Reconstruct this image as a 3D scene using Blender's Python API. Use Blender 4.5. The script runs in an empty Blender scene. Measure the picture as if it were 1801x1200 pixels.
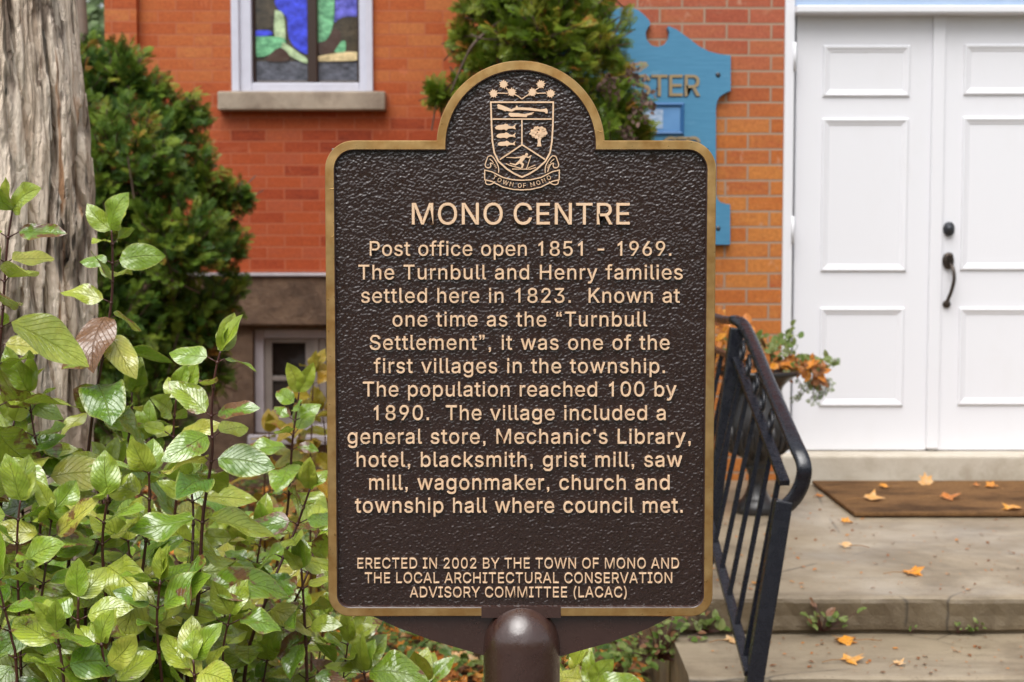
import bpy, math, random
import numpy as np
from mathutils import Vector, Matrix, noise
from mathutils.geometry import tessellate_polygon

# ------------------------------------------------------------------ camera, sky, sun, exposure
C = bpy.context.scene.collection
scene = bpy.context.scene
R = math.radians
HC, TILT, F = 1.52, R(3.5), 2501.4
cam_data = bpy.data.cameras.new('camera')
cam = bpy.data.objects.new('camera', cam_data)
C.objects.link(cam)
cam.location = (0, 0, HC)
cam.rotation_euler = (R(90) - TILT, 0, 0)
cam_data.lens, cam_data.sensor_width = 50, 36
cam_data.clip_end = 2000
cam_data.dof.use_dof = True
cam_data.dof.focus_distance = 1.99
cam_data.dof.aperture_fstop = 9.0
scene.camera = cam

SUN_EL, SUN_ROT = 60, 200          # high soft sun behind the photographer, slightly to the left
world = bpy.data.worlds.new("World")
scene.world = world
world.use_nodes = True
wn, wl = world.node_tree.nodes, world.node_tree.links
sky = wn.new('ShaderNodeTexSky')
sky.sky_type = 'NISHITA'
sky.sun_disc = False
sky.sun_elevation = R(SUN_EL)
sky.sun_rotation = R(SUN_ROT)
sky.dust_density = 4.0
hsv = wn.new('ShaderNodeHueSaturation')          # thin overcast: most of the blue is gone
hsv.inputs['Saturation'].default_value = 0.22
wl.new(sky.outputs[0], hsv.inputs['Color'])
wl.new(hsv.outputs[0], wn['Background'].inputs['Color'])
wn['Background'].inputs['Strength'].default_value = 0.11
sun_data = bpy.data.lights.new('sun', 'SUN')
sun_data.energy, sun_data.angle, sun_data.color = 1.5, R(52), (1.0, 0.98, 0.95)
sun = bpy.data.objects.new('sun', sun_data)
C.objects.link(sun)
sd = Vector((math.sin(R(SUN_ROT)) * math.cos(R(SUN_EL)), math.cos(R(SUN_ROT)) * math.cos(R(SUN_EL)), math.sin(R(SUN_EL))))
sun.rotation_euler = sd.to_track_quat('Z', 'Y').to_euler()
sun.location = (-2, -4, 8)
scene.view_settings.view_transform = 'Standard'
scene.view_settings.look = 'None'
scene.view_settings.exposure = 0.88
scene.view_settings.gamma = 1.0

# ------------------------------------------------------------------ helpers
rnd = random.Random(11)
np.random.seed(5)

def P(px, py, Y):
    """world point at distance Y in front of the camera, seen at photo pixel (px, py)"""
    dx, dy = (px - 900.5) / F, (600 - py) / F
    d = Vector((dx, math.cos(TILT) + dy * math.sin(TILT), -math.sin(TILT) + dy * math.cos(TILT)))
    return Vector((0, 0, HC)) + d * (Y / d.y)

def G(px, py, z):
    """world point at height z seen at photo pixel (px, py)"""
    dx, dy = (px - 900.5) / F, (600 - py) / F
    d = Vector((dx, math.cos(TILT) + dy * math.sin(TILT), -math.sin(TILT) + dy * math.cos(TILT)))
    return Vector((0, 0, HC)) + d * ((z - HC) / d.z)

WL = {}
def empty(name, loc, label, cat, group=None):
    o = bpy.data.objects.new(name, None)
    C.objects.link(o)
    o.location = loc
    o.empty_display_size = 0.1
    WL[o] = Vector(loc)
    tag(o, label, cat, group)
    return o

def tag(o, label, cat, group=None):
    o['label'], o['category'] = label, cat
    if group: o['group'] = group
    return o

def kind(o, k):
    o['kind'] = k
    return o

def obj(name, verts, faces, material, parent=None, smooth=False, at=None, mids=None, vuv=None, attrs=None):
    """links ONE mesh object; verts are world coordinates"""
    V = np.asarray(verts, dtype=np.float64).reshape(-1, 3)
    base = WL[parent] if parent else (Vector(at) if at is not None else Vector((0, 0, 0)))
    V = V - np.array(base)
    me = bpy.data.meshes.new(name)
    if isinstance(faces, np.ndarray):
        nf, k = faces.shape
        me.vertices.add(len(V)); me.vertices.foreach_set('co', V.astype(np.float32).ravel())
        me.loops.add(nf * k); me.loops.foreach_set('vertex_index', faces.astype(np.int32).ravel())
        me.polygons.add(nf)
        me.polygons.foreach_set('loop_start', np.arange(0, nf * k, k, dtype=np.int32))
        me.update(calc_edges=True)
        me.validate()
    else:
        me.from_pydata([tuple(v) for v in V], [], faces)
        me.update()
    mats = material if isinstance(material, (list, tuple)) else [material]
    for m in mats: me.materials.append(m)
    if mids is not None: me.polygons.foreach_set('material_index', np.asarray(mids, dtype=np.int32))
    if smooth: me.polygons.foreach_set('use_smooth', np.ones(len(me.polygons), dtype=bool))
    if vuv is not None:
        li = np.empty(len(me.loops), dtype=np.int32); me.loops.foreach_get('vertex_index', li)
        uv = me.uv_layers.new(name='UVMap')
        uv.data.foreach_set('uv', np.asarray(vuv, dtype=np.float32)[li].ravel())
    for k2, a in (attrs or {}).items():
        at_ = me.attributes.new(k2, 'FLOAT', 'POINT')
        at_.data.foreach_set('value', np.asarray(a, dtype=np.float32))
    o = bpy.data.objects.new(name, me)
    C.objects.link(o)
    if parent:
        o.parent = parent
        WL[o] = WL[parent]
    else:
        o.location = base
        WL[o] = Vector(base)
    return o

def bevel(o, w, seg=2):
    m = o.modifiers.new('bevel', 'BEVEL')
    m.width, m.segments, m.limit_method = w, seg, 'ANGLE'
    return o

class MB:
    """collects shapes into one mesh"""
    def __init__(s): s.v, s.f, s.m = [], [], []
    def add(s, vs, fs, mi=0):
        b = len(s.v)
        s.v += [tuple(v) for v in vs]
        s.f += [[i + b for i in f] for f in fs]
        s.m += [mi] * len(fs)
    def box(s, x0, x1, y0, y1, z0, z1, mi=0):
        s.add([(x, y, z) for z in (z0, z1) for y in (y0, y1) for x in (x0, x1)],
              [(0, 2, 3, 1), (4, 5, 7, 6), (0, 1, 5, 4), (2, 6, 7, 3), (0, 4, 6, 2), (1, 3, 7, 5)], mi)
    def bar(s, a, b, w, h, up=(0, 0, 1), mi=0):
        a, b = Vector(a), Vector(b)
        d = (b - a).normalized(); u = Vector(up)
        sx = d.cross(u).normalized() * (w / 2); uz = sx.cross(d).normalized() * (h / 2)
        s.add([p + i * sx + j * uz for p in (a, b) for i, j in ((-1, -1), (1, -1), (1, 1), (-1, 1))],
              [(3, 2, 1, 0), (4, 5, 6, 7), (0, 1, 5, 4), (1, 2, 6, 5), (2, 3, 7, 6), (3, 0, 4, 7)], mi)
    def tube(s, pts, rad, n=10, mi=0, flat=1.0, cap=True):
        pts = [Vector(p) for p in pts]
        rads = rad if isinstance(rad, (list, tuple)) else [rad] * len(pts)
        rings = []
        ref = None
        for i, p in enumerate(pts):
            d = (pts[min(i + 1, len(pts) - 1)] - pts[max(i - 1, 0)]).normalized()
            if ref is None:
                ref = Vector((1, 0, 0)) if abs(d.x) < .8 else Vector((0, 0, 1))
            a = (ref - d * ref.dot(d)).normalized(); ref = a
            b = d.cross(a)
            rings += [p + (a * math.cos(t) + b * math.sin(t) * flat) * rads[i] for t in [2 * math.pi * k / n for k in range(n)]]
        fs = []
        for i in range(len(pts) - 1):
            for k in range(n):
                fs.append((i * n + k, i * n + (k + 1) % n, (i + 1) * n + (k + 1) % n, (i + 1) * n + k))
        if cap:
            fs.append(tuple(range(n))[::-1]); fs.append(tuple(range((len(pts) - 1) * n, len(pts) * n)))
        s.add(rings, fs, mi)
    def lathe(s, prof, c, n=32, mi=0):
        vs, fs = [], []
        for r, z in prof:
            vs += [(c[0] + r * math.cos(2 * math.pi * k / n), c[1] + r * math.sin(2 * math.pi * k / n), c[2] + z) for k in range(n)]
        for i in range(len(prof) - 1):
            for k in range(n):
                fs.append((i * n + k, i * n + (k + 1) % n, (i + 1) * n + (k + 1) % n, (i + 1) * n + k))
        s.add(vs, fs, mi)
    def poly(s, loops, yb, yt, inset=0.0, mi=0, ms=None):
        """extrude 2-D loops (x, z; clockwise outside) from plane y=yb to y=yt (towards the viewer)"""
        flat = [p for L in loops for p in L]
        tris = tessellate_polygon([[Vector((p[0], p[1], 0)) for p in L] for L in loops])
        top = []
        for L in loops: top += offset(L, -inset) if inset else list(L)
        n = len(flat)
        vs = [(x, yb, z) for x, z in flat] + [(x, yt, z) for x, z in top]
        fs = []
        for t in tris:
            a, b, c = [Vector((flat[i][0], flat[i][1])) for i in t]
            cr = (b - a).cross(c - a) if hasattr((b - a), 'cross') else 0
            fs.append([i + n for i in (t if cr > 0 else t[::-1])])
        k = len(fs)
        o = 0
        for L in loops:
            m = len(L)
            for i in range(m):
                j = (i + 1) % m
                fs.append([o + i, o + j, n + o + j, n + o + i])
            o += m
        b0 = len(s.v)
        s.v += vs
        s.f += [[i + b0 for i in f] for f in fs]
        s.m += [mi] * k + [mi if ms is None else ms] * (len(fs) - k)
    def build(s, name, material, parent=None, smooth=False, at=None):
        mids = s.m if isinstance(material, (list, tuple)) else None
        return obj(name, s.v, s.f, material, parent, smooth, at, mids)

def offset(L, d):
    """move a clockwise loop outward by d"""
    out = []
    n = len(L)
    for i in range(n):
        a, b, c = L[i - 1], L[i], L[(i + 1) % n]
        d1 = (b[0] - a[0], b[1] - a[1]); d2 = (c[0] - b[0], c[1] - b[1])
        l1 = math.hypot(*d1) or 1e-9; l2 = math.hypot(*d2) or 1e-9
        n1 = (-d1[1] / l1, d1[0] / l1); n2 = (-d2[1] / l2, d2[0] / l2)
        mx, mz = n1[0] + n2[0], n1[1] + n2[1]
        q = (mx * mx + mz * mz) / 2
        q = max(q, .5)
        out.append((b[0] + mx / q * d, b[1] + mz / q * d))
    return out

def cw(L):
    a = sum(L[i - 1][0] * L[i][1] - L[i][0] * L[i - 1][1] for i in range(len(L)))
    return L if a < 0 else L[::-1]

def stroke(pts, w, closed=False):
    """a polyline of width w as clockwise loop(s)"""
    n = len(pts)
    L, Rr = [], []
    for i in range(n):
        a = pts[i - 1] if (i > 0 or closed) else pts[i]
        c = pts[(i + 1) % n] if (i < n - 1 or closed) else pts[i]
        b = pts[i]
        def nrm(u, v):
            d = (v[0] - u[0], v[1] - u[1]); l = math.hypot(*d)
            return (-d[1] / l, d[0] / l) if l > 1e-12 else None
        n1, n2 = nrm(a, b), nrm(b, c)
        n1 = n1 or n2; n2 = n2 or n1
        mx, mz = n1[0] + n2[0], n1[1] + n2[1]
        q = max((mx * mx + mz * mz) / 2, .6)
        L.append((b[0] + mx / q * w / 2, b[1] + mz / q * w / 2))
        Rr.append((b[0] - mx / q * w / 2, b[1] - mz / q * w / 2))
    if closed:
        o, i_ = (L, Rr)
        ar = lambda Q: abs(sum(Q[k - 1][0] * Q[k][1] - Q[k][0] * Q[k - 1][1] for k in range(len(Q))))
        if ar(L) < ar(Rr): o, i_ = Rr, L
        return [cw(o), cw(i_)[::-1]]
    return [cw(L + Rr[::-1])]

def smoothline(pts, k=5):
    """Catmull-Rom through the points"""
    out = []
    n = len(pts)
    dim = len(pts[0])
    for i in range(n - 1):
        p0, p1, p2, p3 = pts[max(i - 1, 0)], pts[i], pts[i + 1], pts[min(i + 2, n - 1)]
        for j in range(k):
            t = j / k
            out.append(tuple(.5 * (2 * p1[q] + (p2[q] - p0[q]) * t + (2 * p0[q] - 5 * p1[q] + 4 * p2[q] - p3[q]) * t * t + (3 * p1[q] - p0[q] - 3 * p2[q] + p3[q]) * t ** 3) for q in range(dim)))
    out.append(tuple(pts[-1]))
    return out

# ------------------------------------------------------------------ materials
def srgb(r, g, b):
    f = lambda c: (c / 255 / 12.92) if c <= 10 else ((c / 255 + .055) / 1.055) ** 2.4
    return (f(r), f(g), f(b), 1)

class Mat:
    def __init__(s, name):
        s.m = bpy.data.materials.new(name)
        s.m.use_nodes = True
        s.t = s.m.node_tree
        s.p = s.t.nodes['Principled BSDF']
        s.geo = None
    def n(s, typ, **kw):
        nd = s.t.nodes.new('ShaderNode' + typ)
        for k, v in kw.items():
            if k.startswith('_'): setattr(nd, k[1:], v)
            else: nd.inputs[k.replace('__', ' ')].default_value = v
        return nd
    def l(s, a, b): s.t.links.new(a, b)
    def pos(s, scale=(1, 1, 1)):
        if not s.geo: s.geo = s.n('NewGeometry')
        m = s.n('Mapping'); m.inputs['Scale'].default_value = scale
        s.l(s.geo.outputs['Position'], m.inputs['Vector'])
        return m.outputs[0]
    def noise(s, scale, vec=None, detail=4, rough=.55, dist=0):
        nd = s.n('TexNoise', Scale=scale, Detail=detail, Roughness=rough, Distortion=dist)
        s.l(vec if vec is not None else s.pos(), nd.inputs['Vector'])
        return nd.outputs['Fac']
    def voro(s, scale, vec=None, feature='F1', out='Distance'):
        nd = s.n('TexVoronoi', Scale=scale); nd.feature = feature
        s.l(vec if vec is not None else s.pos(), nd.inputs['Vector'])
        return nd.outputs[out]
    def ramp(s, fac, stops, interp='LINEAR'):
        r = s.n('ValToRGB'); cr = r.color_ramp; cr.interpolation = interp
        while len(cr.elements) < len(stops): cr.elements.new(.5)
        for e, (p, c) in zip(cr.elements, stops):
            e.position = p
            e.color = c if not isinstance(c, (int, float)) else (c, c, c, 1)
        s.l(fac, r.inputs[0])
        return r.outputs[0]
    def mix(s, fac, a, b, mode='MIX'):
        m = s.n('Mix'); m.data_type = 'RGBA'; m.blend_type = mode
        for inp, v in ((m.inputs[0], fac), (m.inputs[6], a), (m.inputs[7], b)):
            if isinstance(v, bpy.types.NodeSocket): s.l(v, inp)
            else: inp.default_value = v
        return m.outputs[2]
    def math(s, op, a, b=0.0, c=None):
        m = s.n('Math'); m.operation = op
        for i, v in enumerate((a, b) if c is None else (a, b, c)):
            if isinstance(v, bpy.types.NodeSocket): s.l(v, m.inputs[i])
            else: m.inputs[i].default_value = v
        return m.outputs[0]
    def attr(s, name):
        a = s.n('Attribute'); a.attribute_name = name
        return a.outputs['Fac']
    def color(s, c):
        if isinstance(c, bpy.types.NodeSocket): s.l(c, s.p.inputs['Base Color'])
        else: s.p.inputs['Base Color'].default_value = c
    def set(s, **kw):
        for k, v in kw.items():
            k = {'rough': 'Roughness', 'metal': 'Metallic', 'spec': 'Specular IOR Level', 'coat': 'Coat Weight', 'coatr': 'Coat Roughness', 'CoatIOR': 'Coat IOR'}.get(k, k)
            if isinstance(v, bpy.types.NodeSocket): s.l(v, s.p.inputs[k])
            else: s.p.inputs[k].default_value = v
    def bump(s, h, strength=.5, dist=.01):
        b = s.n('Bump', Strength=strength, Distance=dist)
        s.l(h, b.inputs['Height'])
        s.l(b.outputs[0], s.p.inputs['Normal'])

M = {}
def mk(name):
    m = Mat(name); M[name] = m.m
    return m

# plaque metals
m = mk('plate_brown')
m.color(m.mix(m.noise(9), srgb(48, 30, 25), srgb(37, 23, 19)))
m.set(rough=m.ramp(m.noise(30), [(.3, .16), (.7, .27)]), spec=.9)
m.bump(m.noise(420, None, 2), .3, .0006)

m = mk('border_brass')
st = m.noise(40, m.pos((1, 1, 1)), 4)
sp = m.ramp(m.noise(150, None, 2), [(.68, 0.0), (.74, 1.0)])
c = m.mix(m.ramp(st, [(.35, 0.0), (.7, 1.0)]), srgb(212, 174, 116), srgb(186, 140, 82))
c = m.mix(m.math('MULTIPLY', sp, .6), c, srgb(120, 88, 40))
m.color(c)
m.set(metal=.86, rough=m.ramp(m.noise(60), [(.3, .3), (.7, .44)]))
m.bump(m.math('ADD', m.math('MULTIPLY', m.noise(90), .5), sp), .25, .0012)

m = mk('letter_bronze')
m.color(m.mix(m.noise(60), srgb(246, 214, 182), srgb(228, 190, 150)))
m.set(metal=.15, rough=.36)
m.bump(m.noise(500), .15, .0005)

m = mk('post_brown')
m.color(m.mix(m.noise(14), srgb(64, 41, 34), srgb(50, 31, 26)))
m.set(rough=m.ramp(m.noise(45), [(.35, .24), (.65, .4)]), spec=.55, coat=.5, CoatIOR=1.7, coatr=m.ramp(m.noise(30, None, 4, .7), [(.40, .14), (.62, .30)]))
m.bump(m.math('ADD', m.noise(120, None, 3), m.math('MULTIPLY', m.noise(28), 2.0)), .3, .002)

# bricks
def brick(name, stops, mortar, row, width, mort, zsplit=None, tint=None, bumpd=.006, faint=1.0):
    m = mk(name)
    g = m.n('NewGeometry'); sx = m.n('SeparateXYZ'); m.l(g.outputs['Position'], sx.inputs[0])
    cx = m.n('CombineXYZ')
    m.l(m.math('ADD', sx.outputs['X'], sx.outputs['Y']), cx.inputs[0])
    wob = m.math('MULTIPLY', m.math('SUBTRACT', m.noise(2.5), .5), .006)
    m.l(m.math('ADD', sx.outputs['Z'], wob), cx.inputs[1])
    def bt(off):
        b = m.n('TexBrick', Scale=1.0)
        b.inputs['Mortar Size'].default_value = mort
        b.inputs['Mortar Smooth'].default_value = .25
        b.inputs['Brick Width'].default_value = width
        b.inputs['Row Height'].default_value = row
        b.inputs['Color1'].default_value = (0, 0, 0, 1)
        b.inputs['Color2'].default_value = (1, 1, 1, 1)
        b.inputs['Mortar'].default_value = (.5, .5, .5, 1)
        b.offset = .5
        m.l(cx.outputs[0], b.inputs['Vector'])
        return b
    b = bt(0)
    rf = m.math('ADD', m.math('MULTIPLY', b.outputs['Color'], .6), m.math('MULTIPLY', m.noise(9, m.pos((1, 1, 3.0)), 6, .75), .62))
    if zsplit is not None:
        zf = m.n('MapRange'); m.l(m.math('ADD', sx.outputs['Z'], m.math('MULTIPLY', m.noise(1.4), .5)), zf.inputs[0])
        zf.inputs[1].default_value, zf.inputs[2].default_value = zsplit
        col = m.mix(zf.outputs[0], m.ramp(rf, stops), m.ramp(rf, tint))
    else:
        col = m.ramp(rf, stops)
    grain = m.noise(60, None, 5, .7)
    col = m.mix(m.ramp(grain, [(.3, .45), (.75, 0.0)]), col, (.10, .02, .008, 1), 'MULTIPLY')
    smear = m.ramp(m.noise(5, m.pos((1, 1, 3)), 5, .7), [(.58, 0.0), (.8, .5)])
    col = m.mix(smear, col, mortar)
    fleck = m.ramp(m.noise(14, m.pos((1, 1, .5)), 3, .6), [(.66, 0.0), (.74, .5)])
    col = m.mix(fleck, col, tuple(min(1, x * 1.25) for x in mortar[:3]) + (1,))
    mc = m.mix(m.noise(30), mortar, tuple(x * .7 for x in mortar[:3]) + (1,))
    m.color(m.mix(m.math('MULTIPLY', b.outputs['Fac'], m.ramp(m.noise(3.2, m.pos((.5, .5, 2)), 4), [(.40, faint), (.60, 1.0)])), col, mc))
    m.set(rough=.72, spec=.3)
    hh = m.math('SUBTRACT', m.math('MULTIPLY', grain, .3), m.math('MULTIPLY', b.outputs['Fac'], 1.0))
    m.bump(hh, .7, bumpd)
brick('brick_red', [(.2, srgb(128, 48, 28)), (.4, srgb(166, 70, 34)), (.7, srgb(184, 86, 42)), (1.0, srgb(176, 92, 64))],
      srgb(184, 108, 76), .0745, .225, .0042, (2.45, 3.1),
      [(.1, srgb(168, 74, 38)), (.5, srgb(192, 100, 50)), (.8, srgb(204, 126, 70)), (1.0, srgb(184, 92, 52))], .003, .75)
brick('brick_tan', [(.1, srgb(176, 86, 42)), (.4, srgb(200, 118, 56)), (.7, srgb(208, 134, 66)), (1.0, srgb(182, 96, 56))],
      srgb(172, 144, 122), .0715, .205, .0058, (2.35, 2.75),
      [(.1, srgb(150, 74, 50)), (.45, srgb(176, 92, 66)), (.75, srgb(186, 104, 76)), (1.0, srgb(190, 116, 74))])

def stone(name, a, b, dark, scale=6, rough=.7, bumpd=.006, wet=False):
    m = mk(name)
    n1 = m.noise(scale, None, 6, .65)
    c = m.mix(m.ramp(n1, [(.3, 0.0), (.7, 1.0)]), a, b)
    c = m.mix(m.ramp(m.noise(scale * .35, None, 5, .7, .5), [(.48, 0.0), (.70, .85)]), c, dark)
    sp = m.ramp(m.noise(scale * 30, None, 2), [(.62, 0.0), (.72, .6)])
    c = m.mix(sp, c, dark)
    m.color(c)
    if wet:
        st_ = m.ramp(m.noise(3, m.pos((.35, 2.2, 1)), 6, .75), [(.50, 0.0), (.66, .55)])
        c = m.mix(st_, c, dark)
        ck = m.ramp(m.voro(1.1, m.pos((1, 1.6, 1)), 'DISTANCE_TO_EDGE'), [(.0, 1.0), (.006, 0.0)])
        c = m.mix(m.math('MULTIPLY', ck, m.ramp(m.noise(2.2), [(.5, 0.0), (.56, .8)])), c, (.03, .025, .02, 1))
        m.color(c)
    if wet: m.set(rough=m.ramp(m.noise(scale * .5, None, 4), [(.35, .28), (.65, .7)]), spec=.4)
    else: m.set(rough=rough, spec=.3)
    m.bump(m.math('ADD', n1, m.math('MULTIPLY', m.noise(scale * 18, None, 4), .35)), .6, bumpd)
stone('concrete', srgb(158, 144, 122), srgb(138, 124, 104), srgb(98, 86, 70), 4, wet=True, bumpd=.005)
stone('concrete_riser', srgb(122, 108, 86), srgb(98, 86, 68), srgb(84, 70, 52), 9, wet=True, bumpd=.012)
stone('sill_stone', srgb(172, 158, 140), srgb(150, 138, 122), srgb(120, 106, 92), 8)
stone('doorstep_concrete', srgb(196, 188, 174), srgb(182, 172, 156), srgb(150, 136, 116), 7)
stone('foundation_stone', srgb(128, 104, 84), srgb(92, 72, 58), srgb(58, 44, 36), 9, bumpd=.04)
stone('soil', srgb(88, 66, 44), srgb(70, 52, 34), srgb(44, 34, 22), 6, bumpd=.02)

m = mk('white_paint')
dirt = m.ramp(m.noise(4, m.pos((1, 1, .5)), 5, .7), [(.55, 0.0), (.85, .18)])
scf = m.ramp(m.noise(28, m.pos((.5, 1, 2)), 5, .75), [(.70, 0.0), (.76, .35)])
dirt = m.math('MAXIMUM', dirt, scf)
m.color(m.mix(dirt, (.75, .75, .785, 1), (.60, .58, .55, 1)))
m.set(rough=.45, spec=.4)
m.bump(m.noise(70, m.pos((1, 1, .3)), 3), .12, .0015)
m = mk('window_paint')
m.color(m.mix(m.noise(20), (.62, .64, .74, 1), (.52, .53, .62, 1))); m.set(rough=.5)
m = mk('shaded_trim_paint'); m.color(m.mix(m.noise(14, None, 5), (.52, .48, .52, 1), (.38, .35, .37, 1))); m.set(rough=.6)  # trim grey with the shade around the basement window mixed into it
m = mk('old_frame_paint')
m.color(m.mix(m.noise(14, None, 5), (.30, .26, .24, 1), (.20, .17, .15, 1))); m.set(rough=.7)
m = mk('blue_grey_paint')
m.color(m.mix(m.noise(14), srgb(150, 172, 204), srgb(170, 188, 212))); m.set(rough=.5)
m = mk('black_iron')
m.color(m.mix(m.noise(35), (.006, .007, .011, 1), (.014, .015, .022, 1)))
m.set(rough=m.ramp(m.noise(50), [(.3, .16), (.7, .4)]), spec=.6)
m.bump(m.noise(160, None, 3), .3, .0015)
m = mk('urn_iron')
m.color(m.mix(m.noise(30), (.008, .008, .010, 1), (.03, .026, .024, 1))); m.set(rough=.3, spec=.5)
m.bump(m.noise(60, None, 3), .3, .004)
m = mk('dark_hardware'); m.color((.045, .048, .055, 1)); m.set(rough=.35, metal=.5)
m = mk('bronze_hardware'); m.color((.07, .055, .045, 1)); m.set(rough=.3, metal=.7)
m = mk('dark_wood'); m.color(m.mix(m.noise(30), (.045, .022, .014, 1), (.03, .016, .01, 1))); m.set(rough=.4)
m = mk('dark_glass'); m.color((.02, .014, .012, 1)); m.set(rough=.06, spec=.6)
m = mk('curtain'); m.color(m.mix(m.noise(8, m.pos((6, 1, .5))), (.36, .30, .25, 1), (.22, .17, .14, 1))); m.set(rough=.8)

m = mk('blue_board')
gr = m.noise(16, m.pos((.6, 1, 6)), 4)
c = m.mix(gr, srgb(58, 120, 156), srgb(80, 142, 178))
c = m.mix(m.ramp(m.noise(5, m.pos((1, 1, 2)), 5, .7), [(.60, 0.0), (.72, .5)]), c, srgb(118, 166, 192))
m.color(c); m.set(rough=.5); m.bump(gr, .3, .003)
m = mk('pale_blue'); m.color(m.mix(m.noise(12, None, 4), srgb(84, 134, 186), srgb(108, 156, 206))); m.set(rough=.4)
m = mk('mid_blue'); m.color(srgb(44, 98, 150)); m.set(rough=.5)
m = mk('sign_gold'); m.color(m.mix(m.noise(40), srgb(134, 128, 112), srgb(168, 136, 80))); m.set(rough=.5)
m = mk('letter_shade'); m.color(srgb(46, 72, 92)); m.set(rough=.6)
m = mk('paper'); m.color(m.mix(m.math('MULTIPLY', m.voro(90, m.pos((.4, 1, 1))), 1.0), srgb(190, 205, 225), srgb(120, 150, 185))); m.set(rough=.7)

# stained glass colours
def glass(name, a, b):
    m = mk(name); m.color(m.mix(m.ramp(m.noise(14, m.pos((1, 1, 1.6)), 5, .7), [(.3, 0.0), (.7, 1.0)]), tuple(x * .5 for x in a[:3]) + (1,), tuple(min(1, x * 1.7 + .01) for x in b[:3]) + (1,))); m.set(rough=.12, spec=.5)
    m.bump(m.noise(25), .15, .003)
glass('glass_blue', srgb(30, 34, 190), srgb(52, 66, 226))
glass('glass_violet', srgb(60, 64, 160), srgb(96, 96, 190))
glass('glass_green', srgb(70, 150, 104), srgb(112, 176, 130))
glass('glass_pale', srgb(150, 180, 130), srgb(170, 190, 150))
glass('glass_dark', srgb(48, 46, 34), srgb(66, 56, 40))
glass('glass_brown', srgb(86, 50, 34), srgb(60, 44, 36))
glass('glass_grey', srgb(66, 68, 76), srgb(84, 86, 96))
glass('glass_sand', srgb(190, 170, 120), srgb(204, 182, 138))

m = mk('bark')
s1 = m.noise(20, m.pos((1, 1, .09)), 6, .62, .5)
c = m.ramp(s1, [(.26, srgb(140, 114, 94)), (.38, srgb(204, 182, 160)), (.52, srgb(230, 212, 192)), (.75, srgb(240, 226, 210))])
wv = m.n('VectorMath'); wv.operation = 'ADD'; m.l(m.pos((1, 1, .13)), wv.inputs[0])
nz_ = m.n('TexNoise', Scale=9.0, Detail=3.0); m.l(m.pos((1, 1, .4)), nz_.inputs['Vector'])
sc_ = m.n('VectorMath'); sc_.operation = 'SCALE'; sc_.inputs['Scale'].default_value = .12; m.l(nz_.outputs['Color'], sc_.inputs[0]); m.l(sc_.outputs[0], wv.inputs[1])
crk = m.voro(11, wv.outputs[0], 'DISTANCE_TO_EDGE')
crk2 = m.voro(34, wv.outputs[0], 'DISTANCE_TO_EDGE')
cm = m.math('MULTIPLY', m.ramp(crk, [(.03, 1.0), (.13, 0.0)]), m.ramp(m.noise(5, m.pos((1, 1, .5))), [(.36, 0.0), (.54, 1.0)]))
c = m.mix(m.ramp(m.noise(6, m.pos((1, 1, .3)), 4), [(.56, 0.0), (.7, .75)]), c, srgb(140, 112, 96))
c = m.mix(m.ramp(m.noise(24, m.pos((1, 1, .12)), 4), [(.62, 0.0), (.68, .8)]), c, srgb(168, 112, 62))
c = m.mix(m.math('MULTIPLY', cm, .85), c, srgb(74, 56, 44))
cell = m.n('TexVoronoi', Scale=26.0); m.l(wv.outputs[0], cell.inputs['Vector'])
csep = m.n('SeparateColor'); m.l(cell.outputs['Color'], csep.inputs[0])
c = m.mix(m.ramp(csep.outputs[0], [(.0, .45), (.4, 0.0)]), c, srgb(168, 142, 120))
c = m.mix(m.ramp(csep.outputs[1], [(.70, 0.0), (.95, .5)]), c, srgb(238, 226, 208))
stk = m.ramp(m.noise(26, m.pos((1, 1, .07)), 5, .7, .4), [(.60, 0.0), (.66, .85)])
c = m.mix(stk, c, srgb(84, 62, 48))
m.color(c); m.set(rough=.8, spec=.25)
hh = m.math('ADD', m.math('ADD', s1, m.math('MULTIPLY', m.noise(110, m.pos((1, 1, .3)), 4), .5)), m.math('MULTIPLY', m.ramp(crk2, [(.0, 0.0), (.12, 1.0)]), .2))
m.bump(m.math('SUBTRACT', hh, m.math('MULTIPLY', cm, 1.2)), .9, .016)

m = mk('mat_coir')
c = m.mix(m.ramp(m.noise(2.6, m.pos((.8, 1.6, 1)), 6, .75), [(.38, 0.0), (.56, 1.0)]), srgb(90, 66, 46), srgb(160, 120, 80))
m.color(m.mix(m.noise(160), c, srgb(60, 42, 26))); m.set(rough=.9, spec=.1); m.bump(m.noise(220), .8, .01)

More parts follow.
